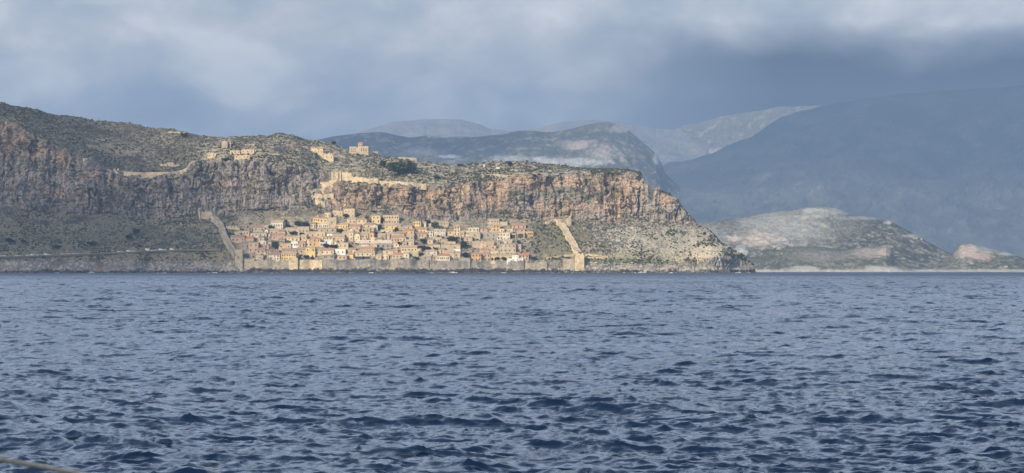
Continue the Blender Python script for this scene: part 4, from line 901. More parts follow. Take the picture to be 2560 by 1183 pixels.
def tower(x0, x1, yt, yb, label, mat, off=0., name='wall_tower', depth=None, taper=.06, sidewin=True):
    xc = (x0+x1)/2; Y = dk(D2, xc)+off if yb > 640 else ground(xc, yb).y+off; sc = Y/F; w = (x1-x0)*sc; d = depth or w; h = (yb-yt)*sc
    r0 = empty(name, (at(xc, yb, Y).x, Y, at(0, yb, Y).z), R(-5)); tag(r0, label, 'tower')
    mb = MB(); a, b = w/2*(1+taper), w/2
    lo = [(-a,-w*taper/2,-5),(a,-w*taper/2,-5),(a,d,-5),(-a,d,-5)]; hi = [(-b,0,h),(b,0,h),(b,d,h),(-b,d,h)]
    for i in range(4): q = (i+1) % 4; mb.poly([lo[i], lo[q], hi[q], hi[i]])
    mb.poly(hi); mb.build('shaft', mat, r0)
    mb = MB(); k_ = max(3, int(w/1.6)); rnd = random.Random(int(x0))
    for i in range(k_):
        if i % 2 == 0: x_ = -b+2*b*i/k_; mb.box(x_, x_+2*b/k_, .05, .65, h+.003, h+rnd.uniform(.5, 1.3)); mb.box(x_, x_+2*b/k_, d-.65, d-.05, h+.003, h+rnd.uniform(.5, 1.3))
    mb.build('battlement', mat, r0)
    if sidewin: mb = MB(); mb.box(-.35, .35, -.25, .3, h*.62, h*.62+1.2); mb.build('arrow_slit', M_pane, r0)
    return r0
tower(587, 606, 626, 673, 'tall corner tower at the foot of the left climbing wall', M_masonry, off=-4)
tower(606, 636, 648, 673, 'broad stepped bastion between corner tower and the long cream house', M_masonry, off=-1.5, depth=8)
tower(722, 744, 645, 675, 'golden bastion directly below the bright yellow house', M_masonry_l, off=-5)
tower(976, 994, 648, 675, 'squat sea gate tower with a dark doorway, right of centre', M_masonry, off=-3)
tower(1438, 1460, 636, 671, 'square tower at the foot of the right climbing wall', M_masonry_l, off=-5)
def climb_wall(pts, hgt, thick, name, label, mat, merl=True, sub=5, jit=.3, extra=None):
    gp = []
    for (a, b) in zip(pts, pts[1:]):
        for s in range(sub): gp.append((a[0]+(b[0]-a[0])*s/sub, a[1]+(b[1]-a[1])*s/sub))
    gp.append(pts[-1]); W_ = [ground(*p) for p in gp]; ys_ = [p.y for p in W_]; ys_ = [sum(ys_[max(0, i-3):i+4])/len(ys_[max(0, i-3):i+4]) for i in range(len(ys_))]; W_ = [at(p[0], p[1], y_) for p, y_ in zip(gp, ys_)]; rnd = random.Random(int(pts[0][0])); o0 = W_[0].copy()
    zs_ = [p.z for p in W_]
    zs_ = [sum(zs_[max(0, i-2):i+3])/len(zs_[max(0, i-2):i+3]) for i in range(len(zs_))]
    mb = MB(); mp2 = MB(); R_ = []
    for i, p in enumerate(W_):
        d_ = (W_[min(i+1, len(W_)-1)]-W_[max(i-1, 0)]); d_.z = 0; d_ = d_.normalized() if d_.length > 0 else Vector((1, 0, 0)); n_ = Vector((-d_.y, d_.x, 0))*thick/2
        b_ = Vector((p.x, p.y, zs_[i])); top_ = hgt+rnd.uniform(-jit, jit); R_.append((b_-n_-o0, b_+n_-o0, top_))
    for (a, b, h1), (c, d_, h2) in zip(R_, R_[1:]):
        z = Vector((0, 0, 1)); dn = -4*z
        mb.poly([a+dn, c+dn, c+h2*z, a+h1*z]); mb.poly([d_+dn, b+dn, b+h1*z, d_+h2*z]); mb.poly([a+h1*z, c+h2*z, d_+h2*z, b+h1*z])
        if merl and rnd.random() < .75:
            e_ = (c-a)*.5; n1_ = (b-a).normalized()*.5
            for s0 in (a, b-n1_):
                P8 = [s0, s0+e_, s0+e_+n1_, s0+n1_]; lo = [q+h1*z for q in P8]; hi = [q+(h1+rnd.uniform(.7, 1.2))*z for q in P8]
                for i in range(4): mp2.poly([lo[i], lo[(i+1) % 4], hi[(i+1) % 4], hi[i]])
                mp2.poly(hi)
    for (a, b, h1) in (R_[0], R_[-1]): z = Vector((0, 0, 1)); mb.poly([a-4*z, b-4*z, b+h1*z, a+h1*z])
    r0 = empty(name, o0); mb.build('wall', mat, r0)
    if merl and mp2.v: mp2.build('parapet', mat, r0)
    return tag(r0, label, 'wall')
climb_wall([(503,546),(520,547),(531,546)], 8.5, 3, 'fortress_wall', 'broad level top section of the left climbing wall', M_masonry)
climb_wall([(531,547),(541,556),(549,566),(556,580),(560,593),(566,606),(574,620),(584,634),(590,648)], 5.5, 6.5, 'fortress_wall', 'long wall climbing the slope at the left end of the town', M_masonry, sub=4)
climb_wall([(501,548),(499,538),(498,530)], 5.5, 2.5, 'fortress_wall', 'ragged upper stub rising from the left climbing wall to the cliff', M_masonry_l)
climb_wall([(1450,641),(1443,634),(1436,622),(1428,607),(1419,592),(1410,576),(1404,566),(1400,560)], 4.5, 8.5, 'fortress_wall', 'golden wall climbing straight up the slope at the right end of the town', M_masonry_l, sub=4)
climb_wall([(1392,564),(1406,564),(1427,561)], 7.5, 4.5, 'fortress_wall', 'block-like top section of the right climbing wall', M_masonry_l)
climb_wall([(1364,562),(1378,557),(1391,554)], 3.2, 3, 'fortress_wall', 'ragged arm reaching left from the top of the right climbing wall', M_masonry_l)
climb_wall([(1424,552),(1428,546),(1430,542)], 4, 2, 'fortress_wall', 'thin spur rising right above the top of the right climbing wall', M_masonry_l)
climb_wall([(1462,637),(1490,640),(1520,643)], 1.2, 1.6, 'terrace_wall', 'upper of the two low sunlit walls right of the square tower', M_masonry_l, merl=False)
climb_wall([(1462,645),(1490,646),(1512,646)], 1.2, 1.6, 'terrace_wall', 'lower of the two low sunlit walls right of the square tower', M_masonry_l, merl=False)
climb_wall([(1366,648),(1392,643),(1420,639),(1436,638)], 1.5, 2, 'terrace_wall', 'low pale wall running left from the foot of the right climbing wall', M_masonry_l, merl=False)
# the zigzag way up to the upper town
climb_wall([(800,465),(812,468),(828,464),(843,456)], 5.5, 2.2, 'zigzag_wall', 'uppermost curved wall of the zigzag path up the gully', M_masonry_l)
climb_wall([(778,487),(788,481),(806,478),(818,477)], 3.6, 2, 'zigzag_wall', 'second wall of the zigzag path, with small arches', M_masonry_l)
climb_wall([(780,492),(792,495),(808,497),(822,496),(834,492)], 5.0, 2, 'zigzag_wall', 'third and widest wall of the zigzag path', M_masonry_l)
climb_wall([(788,503),(800,509),(812,513)], 3.5, 2, 'zigzag_wall', 'lowest wall of the zigzag path above the town', M_masonry_l)
# upper town walls on the cliff edge
climb_wall([(830,447),(845,448),(862,450),(880,452)], 9.0, 2, 'fortress_wall', 'high golden wall of the upper town right above the zigzag path', M_masonry_l)
climb_wall([(880,453),(900,456),(918,458),(945,458)], 6.0, 2, 'fortress_wall', 'middle stretch of the golden upper town wall', M_masonry_l)
climb_wall([(945,459),(975,461),(1012,462),(1040,465),(1066,468)], 3.6, 2, 'fortress_wall', 'low right stretch of the golden upper town wall', M_masonry_l)
climb_wall([(800,444),(815,446),(829,448)], 6.0, 2, 'fortress_wall', 'pinkish left end of the upper town wall', M_masonry)
climb_wall([(310,437),(345,440),(380,440),(415,439),(440,437),(456,433)], 4.6, 2, 'fortress_wall', 'long level wall along the edge of the left cliff', M_masonry_l, merl=False, jit=.15)
climb_wall([(456,433),(468,425),(474,417),(482,410)], 3.6, 2, 'fortress_wall', 'curved end of the left cliff edge wall climbing to a small turret', M_masonry_l, merl=False)
for (a, b, lab) in (([(420,334),(443,335),(464,337)], 2.0, 'thin pale terrace wall below the dark bush on the left skyline'), ([(530,377),(556,378),(575,378)], 2, 'thin pale terrace wall left below the ruined chapel'), ([(612,366),(636,366)], 2, 'short bright terrace wall right of the ruined chapel'), ([(1085,420),(1050,421),(1035,421)][::-1], 2, 'level terrace wall right of the big pine'), ([(1285,437),(1330,436),(1370,436)], 1.6, 'pale terrace wall on the plateau edge in the right half'), ([(1424,432),(1440,433),(1470,434)], 1.8, 'short white terrace wall above the orange cliff'), ([(1225,440),(1255,441),(1290,443)], 1.6, 'broken pale terrace wall left on the plateau edge'), ([(995,397),(1020,399),(1042,401)], 1.6, 'pale wall on the skyline just left of the big pine'), ([(235,352),(262,352)], 2.2, 'tan wall above the brown field on the left plateau'), ([(218,436),(236,438),(248,440)], 1.8, 'low white wall on the left cliff edge'), ([(640,384),(672,388),(700,392)], 1.6, 'sloping pale wall right of the plateau ruins'), ([(700,366),(740,368),(770,372)], 1.5, 'thin wall crossing the sunlit knoll')):
    climb_wall([(q_[0], q_[1]-2.5) for q_ in a], 1.5, 1.2, 'terrace_wall', lab, M_masonry, merl=False, sub=4, jit=.6)

# ------------------------------------------------------------------ buildings on the plateau
ruin(554,569,352,372,'stone',0,0,'ruined chapel with a pointed gable standing on the left plateau', jag=.15, name='ruined_chapel', yaw=-8, depth=5)
loc = ground(573, 370); r0 = empty('bell_gable', loc); tag(r0, 'ragged upright gable wall with a doorway beside the ruined chapel', 'ruin')
mb = MB(); facade(mb, 4.6, 8.6, 4, [(-.8,.8,0,5)], deep=.9); mb.box(-2.3, 2.3, 0, .9, -4, 8.6, faces='xXY'); mb.poly([(-2.3,0,8.6),(2.3,0,8.6),(.9,0,11.5),(-.6,0,11.9)]); mb.poly([(-2.3,.9,8.6),(-.6,.9,11.9),(.9,.9,11.5),(2.3,.9,8.6)]); mb.poly([(-2.3,0,8.6),(-.6,0,11.9),(-.6,.9,11.9),(-2.3,.9,8.6)]); mb.poly([(2.3,0,8.6),(2.3,.9,8.6),(.9,.9,11.5),(.9,0,11.5)]); mb.build('gable_wall', M_masonry, r0)
mb = MB(); mb.box(-.79, .79, .7, .88, 0, 4.99); mb.build('doorway', M_pane, r0)
for a in [(574,600,375,386,'tan',1,3,'low rust-tinted ruin right below the ruined chapel'),(602,636,372,385,'tan',1,3,'broad peach ruin with gaps on the plateau edge'),(585,625,387,397,'tan',1,4,'lowest peach ruin at the edge of the middle cliff'),(518,540,382,394,'sand',1,2,'small sand ruin above the left cliff edge'),
          (776,808,366,384,'sand',2,4,'toothed golden ruin on the sunlit slope of the plateau'),(808,834,381,403,'sand',1,2,'tall golden ruin with a dark doorway below the toothed one'),(794,808,384,392,'sand',0,0,'low wall stub between the two golden ruins'),
          (398,418,409,415,'stone',1,1,'ruin left of the round black opening near the left cliff edge'),(418,434,405,416,'stone',1,1,'small ruin with a round black opening near the left cliff edge'),(434,450,411,415,'stone',0,0,'thin ruin right of the round black opening'),
          (207,219,395,402,'pale',0,0,'small white ruined hut at the top of the left cliff'),(283,297,421,428,'pale',0,0,'white cistern hut left of the level cliff edge wall'),(924,947,448,456,'pale',1,3,'small cream guard house with three dark windows on the upper town wall'),
          (480,487,401,411,'stone',0,0,'small turret at the end of the curved cliff edge wall'),(1208,1213,410,418,'pale',0,0,'lone pale wall stump on the right plateau'),(1240,1250,417,424,'pale',0,0,'light broken hut on the right plateau')]:
    ruin(*a[:4], a[4], a[5], a[6], a[7], jag=.35, yaw=-6, depth=4, bury=4)
# the domed church on the cliff top
g0 = ground(897, 386); r0 = empty('domed_church', g0, R(-8)); r0.scale = (.86, .86, .84); tag(r0, 'ancient stone church with a red dome on the skyline of the plateau', 'church')
s_ = g0.y/F; wn = [(-12.6,-11.4,4,6.2),(-9.6,-8.4,4,6.2),(-6.6,-5.4,4,6.2),(-12.6,-11.4,7.6,9.4),(-9.6,-8.4,7.6,9.4),(-6.6,-5.4,7.6,9.4)]
mb = MB(); facade(mb, 30, 11, 5, wn, deep=.5); mb.box(-15, 15, 0, 14, -5, 11, faces='xXYZ'); mb.build('wall', MW['stone'], r0)
mb = MB(); mb.box(2, 15.5, -1.2, 13, -5, 12.8); mb.build('apse_block', MW['stone'], r0)
mb = MB(); mb.box(-15, -4, .0, 12, 11.003, 12.4); mb.build('terrace_parapet', MW['stone'], r0)
mb = MB(); mb.cyl((2.5, 6.5), 5.2, 5.2, 10.5, 16.2, 16); mb.build('drum', MW['tan'], r0)
mb = MB(); mb.dome((2.5, 6.5), 5.6, 16.2, 4.0, 18, 7); mb.build('dome', pmat('old_red_tile', (.38, .205, .14), .9, .25, .8), r0, smooth=True)
for (a, b, c, d_) in wn: mb = MB(); mb.box(a+.02, b-.02, .35, .48, c+.02, d_-.02); mb.build('window', M_pane, r0)
for q in range(3): mb = MB(); a = 4+q*3.6; mb.box(a, a+1.1, -1.4, -1.0, 5, 9.5); mb.build('window', M_pane, r0)
for q in range(6): mb = MB(); a = math.radians(200+q*28); c_, s2 = math.cos(a), math.sin(a); mb.box(2.5+5.1*c_-.4, 2.5+5.1*c_+.4, 6.5+5.1*s2-.4, 6.5+5.1*s2+.4, 12.8, 15.2); mb.build('drum_window', M_pane, r0)
ruin(932,945,376,386,'stone',0,0,'sharp tooth of broken wall right of the domed church', jag=.7, yaw=0, depth=3, bury=4)
# huts and posts along the left shore, small house on the right point
house(1743,1756,646,658,'s','sand','tan',1,2,'small lone house on the rocky point at the far right', yaw=-8, depth=6, name='cottage', cat='cottage')
house(1757,1768,647,657,'s','grey','tan',1,1,'grey store next to the small lone house on the rocky point', yaw=-8, depth=5, name='store', cat='store')
house(362,373,622.5,629,'f','white','white',1,1,'white kiosk beside the coast road at the left', yaw=-3, depth=3, name='kiosk', cat='kiosk', ww=.8, wh=.8)

# ------------------------------------------------------------------ coast road with parked cars
rp = [(-60,645),(0,643.5),(60,642.5),(118,640.5),(180,638),(240,636),(300,633),(350,631),(400,628.5),(450,627),(500,626),(560,628)]
mb = MB(); last = None; RP = []
for (a, b) in zip(rp, rp[1:]):
    for s in range(8): RP.append(ground(a[0]+(b[0]-a[0])*s/8, a[1]+(b[1]-a[1])*s/8))
for i in range(2, len(RP)-2): RP[i].z = sum(RP[k_].z for k_ in range(i-2, i+3))/5; RP[i].y = sum(RP[k_].y for k_ in range(i-2, i+3))/5
for p, q in zip(RP, RP[1:]):
    z1, z2 = p.z+1.2, q.z+1.2
    mb.poly([(p.x,p.y-3.2,z1),(q.x,q.y-3.2,z2),(q.x,q.y+3.2,z2),(p.x,p.y+3.2,z1)]); mb.poly([(p.x,p.y-3.2,z1-2),(q.x,q.y-3.2,z2-2),(q.x,q.y-3.2,z2),(p.x,p.y-3.2,z1)])
tag(mb.build('coast_road', pmat('dusty_asphalt', (.17, .16, .145), .95, .25, .5)), kind='structure')
mb = MB()
for i, (p, q) in enumerate(zip(RP, RP[1:])): mb.box(p.x, q.x, p.y-3.25, p.y-2.95, p.z+1.2, p.z+1.55)
o = mb.build('roadside_wall', M_masonry); tag(o, 'low dark kerb wall along the seaward edge of the coast road', 'wall')
def road_at(pxx):
    X = None
    for p, q in zip(RP, RP[1:]):
        a, b = CX+p.x/p.y*F, CX+q.x/q.y*F
        if a <= pxx <= b:
            s = (pxx-a)/(b-a); return p.lerp(q, s)
    return RP[-3]
def paint(name, c): 
    m = pmat(name, c, .35, .05, .5, 0, spec=.5); return m
CARP = dict(white=paint('white_car_paint', (.78,.78,.78)), silver=paint('silver_car_paint', (.50,.51,.53)), red=paint('red_car_paint', (.40,.04,.03)), blue=paint('blue_car_paint', (.05,.10,.25)))
M_tyre = pmat('tyre', (.02,.02,.02), .8, .1, 1); M_glass = pmat('car_glass', (.02,.025,.03), .15, .1, 1, spec=.6)
def prism(mb, prof, y0, y1):
    n = len(prof); mb.poly([(x_, y0, z_) for x_, z_ in prof]); mb.poly([(x_, y1, z_) for x_, z_ in prof][::-1])
    for i in range(n): a, b = prof[i], prof[(i+1) % n]; mb.poly([(a[0],y0,a[1]),(a[0],y1,a[1]),(b[0],y1,b[1]),(b[0],y0,b[1])])
def car_proto(kind):
    mb = MB()
    if kind == 'car': prism(mb, [(-2.15,.35),(2.15,.35),(2.2,.75),(1.95,.95),(1.0,1.02),(.55,1.42),(-1.2,1.45),(-1.85,1.05),(-2.15,.95)], -.85, .85)
    else: prism(mb, [(-2.6,.4),(2.6,.4),(2.65,1.0),(2.1,1.25),(1.7,2.15),(-2.6,2.2)], -.98, .98)
    body = mb.mesh('body', CARP['white']); g = MB()
    if kind == 'car':
        for y in (-.87, .84): prism(g, [(-1.6,1.0),(.85,1.0),(.5,1.36),(-1.15,1.39)], y, y+.03)
    else:
        for y in (-1.0, .97): prism(g, [(.9,1.3),(1.95,1.3),(1.6,2.0),(.9,2.0)], y, y+.03)
    gl = g.mesh('side_window', M_glass); wm = MB()
    a = [2*math.pi*i/12 for i in range(12)]; r_ = .34
    prism(wm, [(r_*math.cos(t_), r_*math.sin(t_)) for t_ in a], -.1, .1)
    return body, gl, wm.mesh('wheel', M_tyre)
PRO = {'car': car_proto('car'), 'van': car_proto('van')}; PAINTED = {}
cars = [(3,'car','white'),(11,'car','white'),(42,'car','white'),(50,'car','silver'),(69,'car','white'),(81,'van','white'),(94,'car','white'),(105,'car','silver'),(116,'van','white'),(123,'car','white'),(155,'car','white'),(163,'car','silver'),(173,'car','white'),(184,'car','white'),(194,'car','silver'),(298,'car','white'),(306,'car','silver'),(322,'van','white'),(333,'car','white'),(380,'car','white'),(388,'car','silver'),(402,'van','white'),(412,'car','white'),(430,'van','white')]
ordw = ['first','second','third','fourth','fifth','sixth','seventh','eighth','ninth','tenth','eleventh','twelfth','thirteenth','fourteenth','fifteenth','sixteenth','seventeenth','eighteenth','nineteenth','twentieth','twenty-first','twenty-second','twenty-third','twenty-fourth']
for i, (cx_, kd, c_) in enumerate(cars):
    p = road_at(cx_); r0 = empty('parked_'+kd, (p.x, p.y-1.2, p.z+1.2), R(random.uniform(-4, 4)))
    tag(r0, f'{c_} {kd} parked on the coast road, {ordw[i]} vehicle from the left', kd, 'vehicles parked along the coast road')
    key = (kd, c_)
    if key not in PAINTED: m2 = PRO[kd][0].copy(); m2.materials[0] = CARP[c_]; PAINTED[key] = m2
    for nm, me, offs in (('body', PAINTED[key], [(0,0,0)]), ('side_window', PRO[kd][1], [(0,0,0)]), ('wheel', PRO[kd][2], [(sx*1.35, sy*.78, .34) for sx in (-1, 1) for sy in (-1, 1)])):
        for f_ in offs: o = bpy.data.objects.new(nm, me); COL.objects.link(o); o.parent = r0; o.location = f_

# ------------------------------------------------------------------ boats under the shore
M_hull = paint('white_hull', (.75, .76, .78)); M_hulld = paint('dark_hull', (.05, .05, .06))
def boat(bx, L, label, mat, mast=False, cabin=True, Yb=None):
    Y = Yb or dk(D1, bx)-22; c = at(bx, HY, Y); r0 = empty('boat', (c.x, Y, 0), R(random.uniform(-20, 20))); tag(r0, label, 'boat', 'boats off the shore')
    mb = MB(); n = 9; top, bot = [], []
    for i in range(n):
        s = i/(n-1); x_ = (s-.45)*L; b = L*.15*math.sin(math.pi*min(1, .25+s*.75))**.8*(1 if s < .98 else .1); top.append((x_, b, .75+.5*s*s)); bot.append((x_*.94, b*.5, -.3))
    for i in range(n-1):
        for sg in (1, -1):
            q = [(bot[i][0], sg*bot[i][1], bot[i][2]), (bot[i+1][0], sg*bot[i+1][1], bot[i+1][2]), (top[i+1][0], sg*top[i+1][1], top[i+1][2]), (top[i][0], sg*top[i][1], top[i][2])]
            mb.poly(q if sg < 0 else q[::-1])
        mb.poly([(top[i][0],-top[i][1],top[i][2]-.15),(top[i+1][0],-top[i+1][1],top[i+1][2]-.15),(top[i+1][0],top[i+1][1],top[i+1][2]-.15),(top[i][0],top[i][1],top[i][2]-.15)])
    mb.poly([(top[0][0],-top[0][1],top[0][2]),(top[0][0],top[0][1],top[0][2]),(bot[0][0],bot[0][1],bot[0][2]),(bot[0][0],-bot[0][1],bot[0][2])]); mb.build('hull', mat, r0)
    if cabin: mb = MB(); prism(mb, [(-.18*L,.7),(.12*L,.7),(.07*L,1.9),(-.16*L,1.9)], -L*.09, L*.09); cb_ = mb.build('cabin', M_hull, r0); g = MB(); g.box(-.14*L, .05*L, -L*.09-.03, -L*.09, 1.25, 1.65); g.build('cabin_window', M_glass, cb_)
    if mast: mb = MB(); mb.tube([(0,0,1),(0,0,L*1.1)], [.07,.05]); mb.build('mast', M_hull, r0)
boat(228, 8.5, 'small white motor boat close to the shore, leftmost of the boats', M_hull)
boat(536, 6.5, 'tiny white boat below the slope left of the corner tower', M_hull, cabin=False)
boat(927, 5.5, 'tiny white boat under the sea wall in the centre', M_hull, cabin=False)
boat(1052, 11, 'long low dark boat off the sea wall right of centre', M_hulld, cabin=False, Yb=2500)
boat(1134, 9, 'white motor boat off the sea wall below the bright orange roof', M_hull)
boat(1603, 9.5, 'white boat with a mast off the green slope at the right', M_hull, mast=True)
boat(1845, 6.5, 'small white boat near the tip of the rocky point', M_hull, cabin=False)

# boulders piled along the foot of the shore: one object
mb = MB(); rb_ = np.random.default_rng(21)
for k_ in range(620):
    xx = float(rb_.uniform(0, 1886)); Y = dk(D1, xx)-float(rb_.uniform(-6, 9)); r_ = float(rb_.gamma(2.2, .55))+.35; c = at(xx, HY, Y)
    if xx > 1700: r_ *= 1.25
    pts_ = []
    for lev, (zz, q) in enumerate(((-.6, 1.1), (.2, 1.0), (.75, .6))):
        pts_.append([(c.x+r_*q*rb_.uniform(.6, 1.4)*math.cos(6.283*(i+.5*lev)/6)*1.3, Y+r_*q*rb_.uniform(.6, 1.3)*math.sin(6.283*(i+.5*lev)/6), r_*.8*zz+rb_.uniform(-.15, .15)*r_) for i in range(6)])
    for l in (0, 1):
        for i in range(6): j_ = (i+1) % 6; mb.poly([pts_[l][i], pts_[l][j_], pts_[l+1][j_], pts_[l+1][i]])
    mb.poly(pts_[2])
tag(mb.build('boulders', pmat('wet_shore_rock', (.13, .12, .11), .8, .6, .35, .2, stain=(.035, .035, .04))), 'dark boulders piled along the foot of the shore', 'boulders', kind='stuff')
# surf breaking white along the foot of the rocks: one object
mb = MB(); rs = random.Random(4)
for k_ in range(95):
    xx = rs.choice([rs.uniform(0, 590), rs.uniform(600, 1440), rs.uniform(1440, 1885), rs.uniform(1560, 1885)]); Y = dk(D1, xx)-rs.uniform(1, 5); L_ = rs.uniform(1.5, 9)*(1.4 if xx > 1780 else 1); hh = rs.uniform(.25, .75)
    c = at(xx, HY, Y); n_ = 7; pts_ = [(c.x+L_*(i/(n_-1)-.5), Y+rs.uniform(-.5, .5), .1+rs.uniform(-.1, .15)) for i in range(n_)]; mb.tube(pts_, [hh*math.sin(math.pi*(i+.6)/(n_+.2))*rs.uniform(.6, 1.1) for i in range(n_)], 6)
tag(mb.build('surf', pmat('white_foam', (.75, .78, .80), .7, .12, 1.5)), 'white surf breaking along the foot of the rocks', 'surf', kind='stuff')

# ------------------------------------------------------------------ trees and bushes
def leaf_mat(name, c):
    m = pmat(name, c, .8, .45, .55, 0, spec=.15); return m
LM = dict(dark=leaf_mat('dark_evergreen_leaves', (.035, .046, .030)), green=leaf_mat('green_leaves', (.060, .085, .040)), grey=leaf_mat('olive_grey_leaves', (.085, .100, .062)), pine=leaf_mat('pine_needles', (.060, .080, .042)))
def crown_mesh(seed, n=420, kind='round'):
    r = np.random.default_rng(seed); mb = MB(); lob = r.normal(size=(7, 3))*np.array([.42, .42, .28]); lob[:, 2] = np.abs(lob[:, 2])*.9-.05; lr = r.uniform(.42, .68, 7)
    for i in range(n):
        if kind == 'cypress':
            z = r.uniform(-1, 1); rad = .95*(1-abs((z+.25)/1.3)**1.8)*r.uniform(.6, 1); a = r.uniform(0, 6.283); p = np.array([rad*math.cos(a), rad*math.sin(a), z])
        else:
            q = r.integers(7); d = r.normal(size=3); d /= np.linalg.norm(d); p = lob[q]+d*lr[q]*r.uniform(.72, 1.04)
            if p[2] < -.55: p[2] = -.55+r.uniform(0, .2)
        s = r.uniform(.07, .17); u = r.normal(size=3); u /= np.linalg.norm(u); v = np.cross(u, r.normal(size=3)); v /= np.linalg.norm(v)+1e-6; w_ = np.cross(u, v)
        for k_ in range(2):
            e1, e2 = (v, w_) if k_ else (u, w_)
            mb.poly([p-s*e1-s*.6*e2, p+s*e1-s*.5*e2, p+s*.7*e1+s*e2, p-s*.6*e1+s*.8*e2])
    return mb
CROWN = {k_: [crown_mesh(70+i, 420, k_) for i in range(3)] for k_ in ('round', 'cypress')}
CM = {}
def crown(kind, i, mat):
    key = (kind, i, mat)
    if key not in CM: CM[key] = CROWN[kind][i].mesh('crown', LM[mat])
    return CM[key]
def tree(x0, x1, yt, yb, label, mat='dark', kind='round', name='tree', cat='tree', group='trees and bushes of the town', stem=.22):
    xc = (x0+x1)/2; g = ground(xc, min(yb, 652)); sc = g.y/F; w = (x1-x0)*sc; h = (yb-yt)*sc
    r0 = empty(name, g, random.uniform(0, 6)); tag(r0, label, cat, group)
    o = bpy.data.objects.new('crown', crown(kind, random.randrange(3), mat)); COL.objects.link(o); o.parent = r0
    hz = h/2; o.scale = (w/2*1.02, max(w/2*.8, 1.2), hz*.95); o.location = (0, 0, hz*1.02)
    mb = MB(); t_ = max(.18, w*.035); mb.tube([(0,0,-2),(.05*w,0,h*.15),(0,.02*w,h*.45)], [t_*1.4, t_, t_*.6]); 
    for a in (0, 2.1, 4.2): mb.tube([(0,0,h*.2),(w*.2*math.cos(a), w*.2*math.sin(a), h*.5),(w*.32*math.cos(a), w*.32*math.sin(a), h*.72)], [t_*.6, t_*.4, t_*.15], 5)
    mb.build('trunk', M_bark, r0); return r0
TL = [
(736,754,551,567,'large dark tree above the plain stone twins, left one of two'),(752,773,553,568,'large dark tree above the plain stone twins, right one of two'),
(713,731,561,571,'dark bushy tree right of the high pale villa'),(724,741,577,588,'dark rounded bush before the left plain stone house'),(746,763,580,591,'dark rounded bush before the right plain stone house'),
(676,700,603,624,'biggest dark tree at the left side of the town'),(757,773,637,648,'dark shrub on the sea wall below the tall yellow corner house'),(743,753,640,650,'small dark bush right of the bright yellow house'),
(803,824,608,621,'dark spreading tree below the white terraced house'),(822,843,610,622,'dark spreading tree left of the tan cube house'),(667,687,562,576,'dark tree clump left under the high pale villa'),
(841,862,572,583,'dark tree below the long low yellow house'),(856,870,533,547,'dark round tree left of the ruined tower house'),(908,926,538,558,'green tree left of the tall sandy block house'),
(951,963,541,561,'dark upright tree between sandy block house and biggest tan mansion'),(943,958,560,576,'dark tree below and left of the biggest tan mansion'),(898,913,571,582,'dark bush above the cream chapel'),
(928,946,578,588,'dark bush behind the narrow orange tinted house'),(948,967,579,589,'dark bush left of the conical tree'),(984,998,566,586,'dark conical tree right of the broad pale house'),
(992,1013,603,614,'dark rounded bush under the cream house beside the pink one'),(962,973,637,649,'dark bush between small cream gabled house and dull red roof'),(946,961,617,628,'grey-green tree under the church terrace'),
(1078,1094,553,573,'tall green tree right of the pale wall stub'),(1062,1078,548,562,'dark tree right of the bright yellow cube house'),(1046,1068,595,610,'dark round tree beneath the tan house with four windows'),
(1042,1062,612,627,'dark tree right of the apse house, upper one'),(1060,1080,615,630,'dark tree right of the apse house, middle one'),(1080,1098,617,628,'green bush left of the middle right pair of houses'),
(1088,1105,587,598,'dark bush before the broken roofless stone house'),(1116,1146,590,605,'widest dark round tree in the right half'),(1151,1171,600,625,'tall dark tree group rising left of the gabled house'),
(1153,1177,629,646,'dark tree left of the big double mansion'),(1047,1062,631,643,'dark tree below the apse house'),(1030,1050,640,651,'dark shrubs on the sea wall right of the yellow-green house'),
(1237,1252,642,653,'dark garden bushes before the arcade, left clump'),(1252,1267,642,653,'dark garden bushes before the arcade, right clump'),(1325,1344,640,652,'dark green bush at the right end of the sea wall'),
(904,912,640,650,'slim tree beside the tavern awning'),(775,786,640,650,'small bush under the tall yellow corner house'),(868,880,610,620,'dark bush between tan cube house and church roof'),(1096,1104,606,614,'small tree left of the small stone shed'),
(1292,1304,600,612,'green bush under the vaulted ruins'),(600,612,572,580,'dark bush left of the tan flat house at the upper left'),(576,590,582,592,'dark bush above the pink house at the left end')]
for t_ in TL: tree(*t_[:4], t_[4], mat='green' if 'green' in t_[4] else 'dark')
tree(1034,1039,576,597,'thin dark cypress in the middle of the town', kind='cypress', name='cypress', cat='cypress')
tree(1008,1012,598,614,'second thin cypress, left below the first one', kind='cypress', name='cypress', cat='cypress')
tree(967,1029,398,440,'big spreading pine on the plateau above the golden wall', mat='pine', name='pine_tree', cat='pine', group=None)
tree(946,965,400,421,'darker small pine left of the big spreading pine', name='pine_tree', cat='pine', group=None)
SH = [(448,468,332,345,'dark bush on the left skyline beside the pale terrace wall'),(557,578,394,403,'dark pointed bush on the middle cliff edge'),(1264,1280,402,416,'dark bush on the right plateau skyline'),(1143,1155,409,416,'small dark bush in the dip of the plateau skyline'),
(10,34,593,609,'broad dark shrub low on the left slope, leftmost'),(49,67,598,608,'dark shrub right of the leftmost broad shrub'),(134,160,612,621,'flat dark shrub above the coast road'),(211,243,603,614,'lens shaped green thicket on the left slope'),(147,156,604,609,'small dark shrub above the flat one'),
(310,330,586,600,'dark shrub group right on the left slope, lower'),(330,352,570,590,'dark shrub group right on the left slope, upper'),(345,355,612,618,'little dark shrub near the white kiosk'),(700,722,548,560,'dark clump high above the town at the left'),
(1086,1100,438,449,'dark bush on the plateau right of the pine'),(1325,1345,435,443,'dark bush on the plateau edge at the right'),(826,840,352,364,'dark bush on the skyline left of the domed church'),(1075,1086,612,620,'little olive tree in the middle right')]
for t_ in SH: tree(*t_[:4], t_[4], name='bush', cat='bush', group='bushes on the rock', mat='green' if 'green' in t_[4] else 'dark')
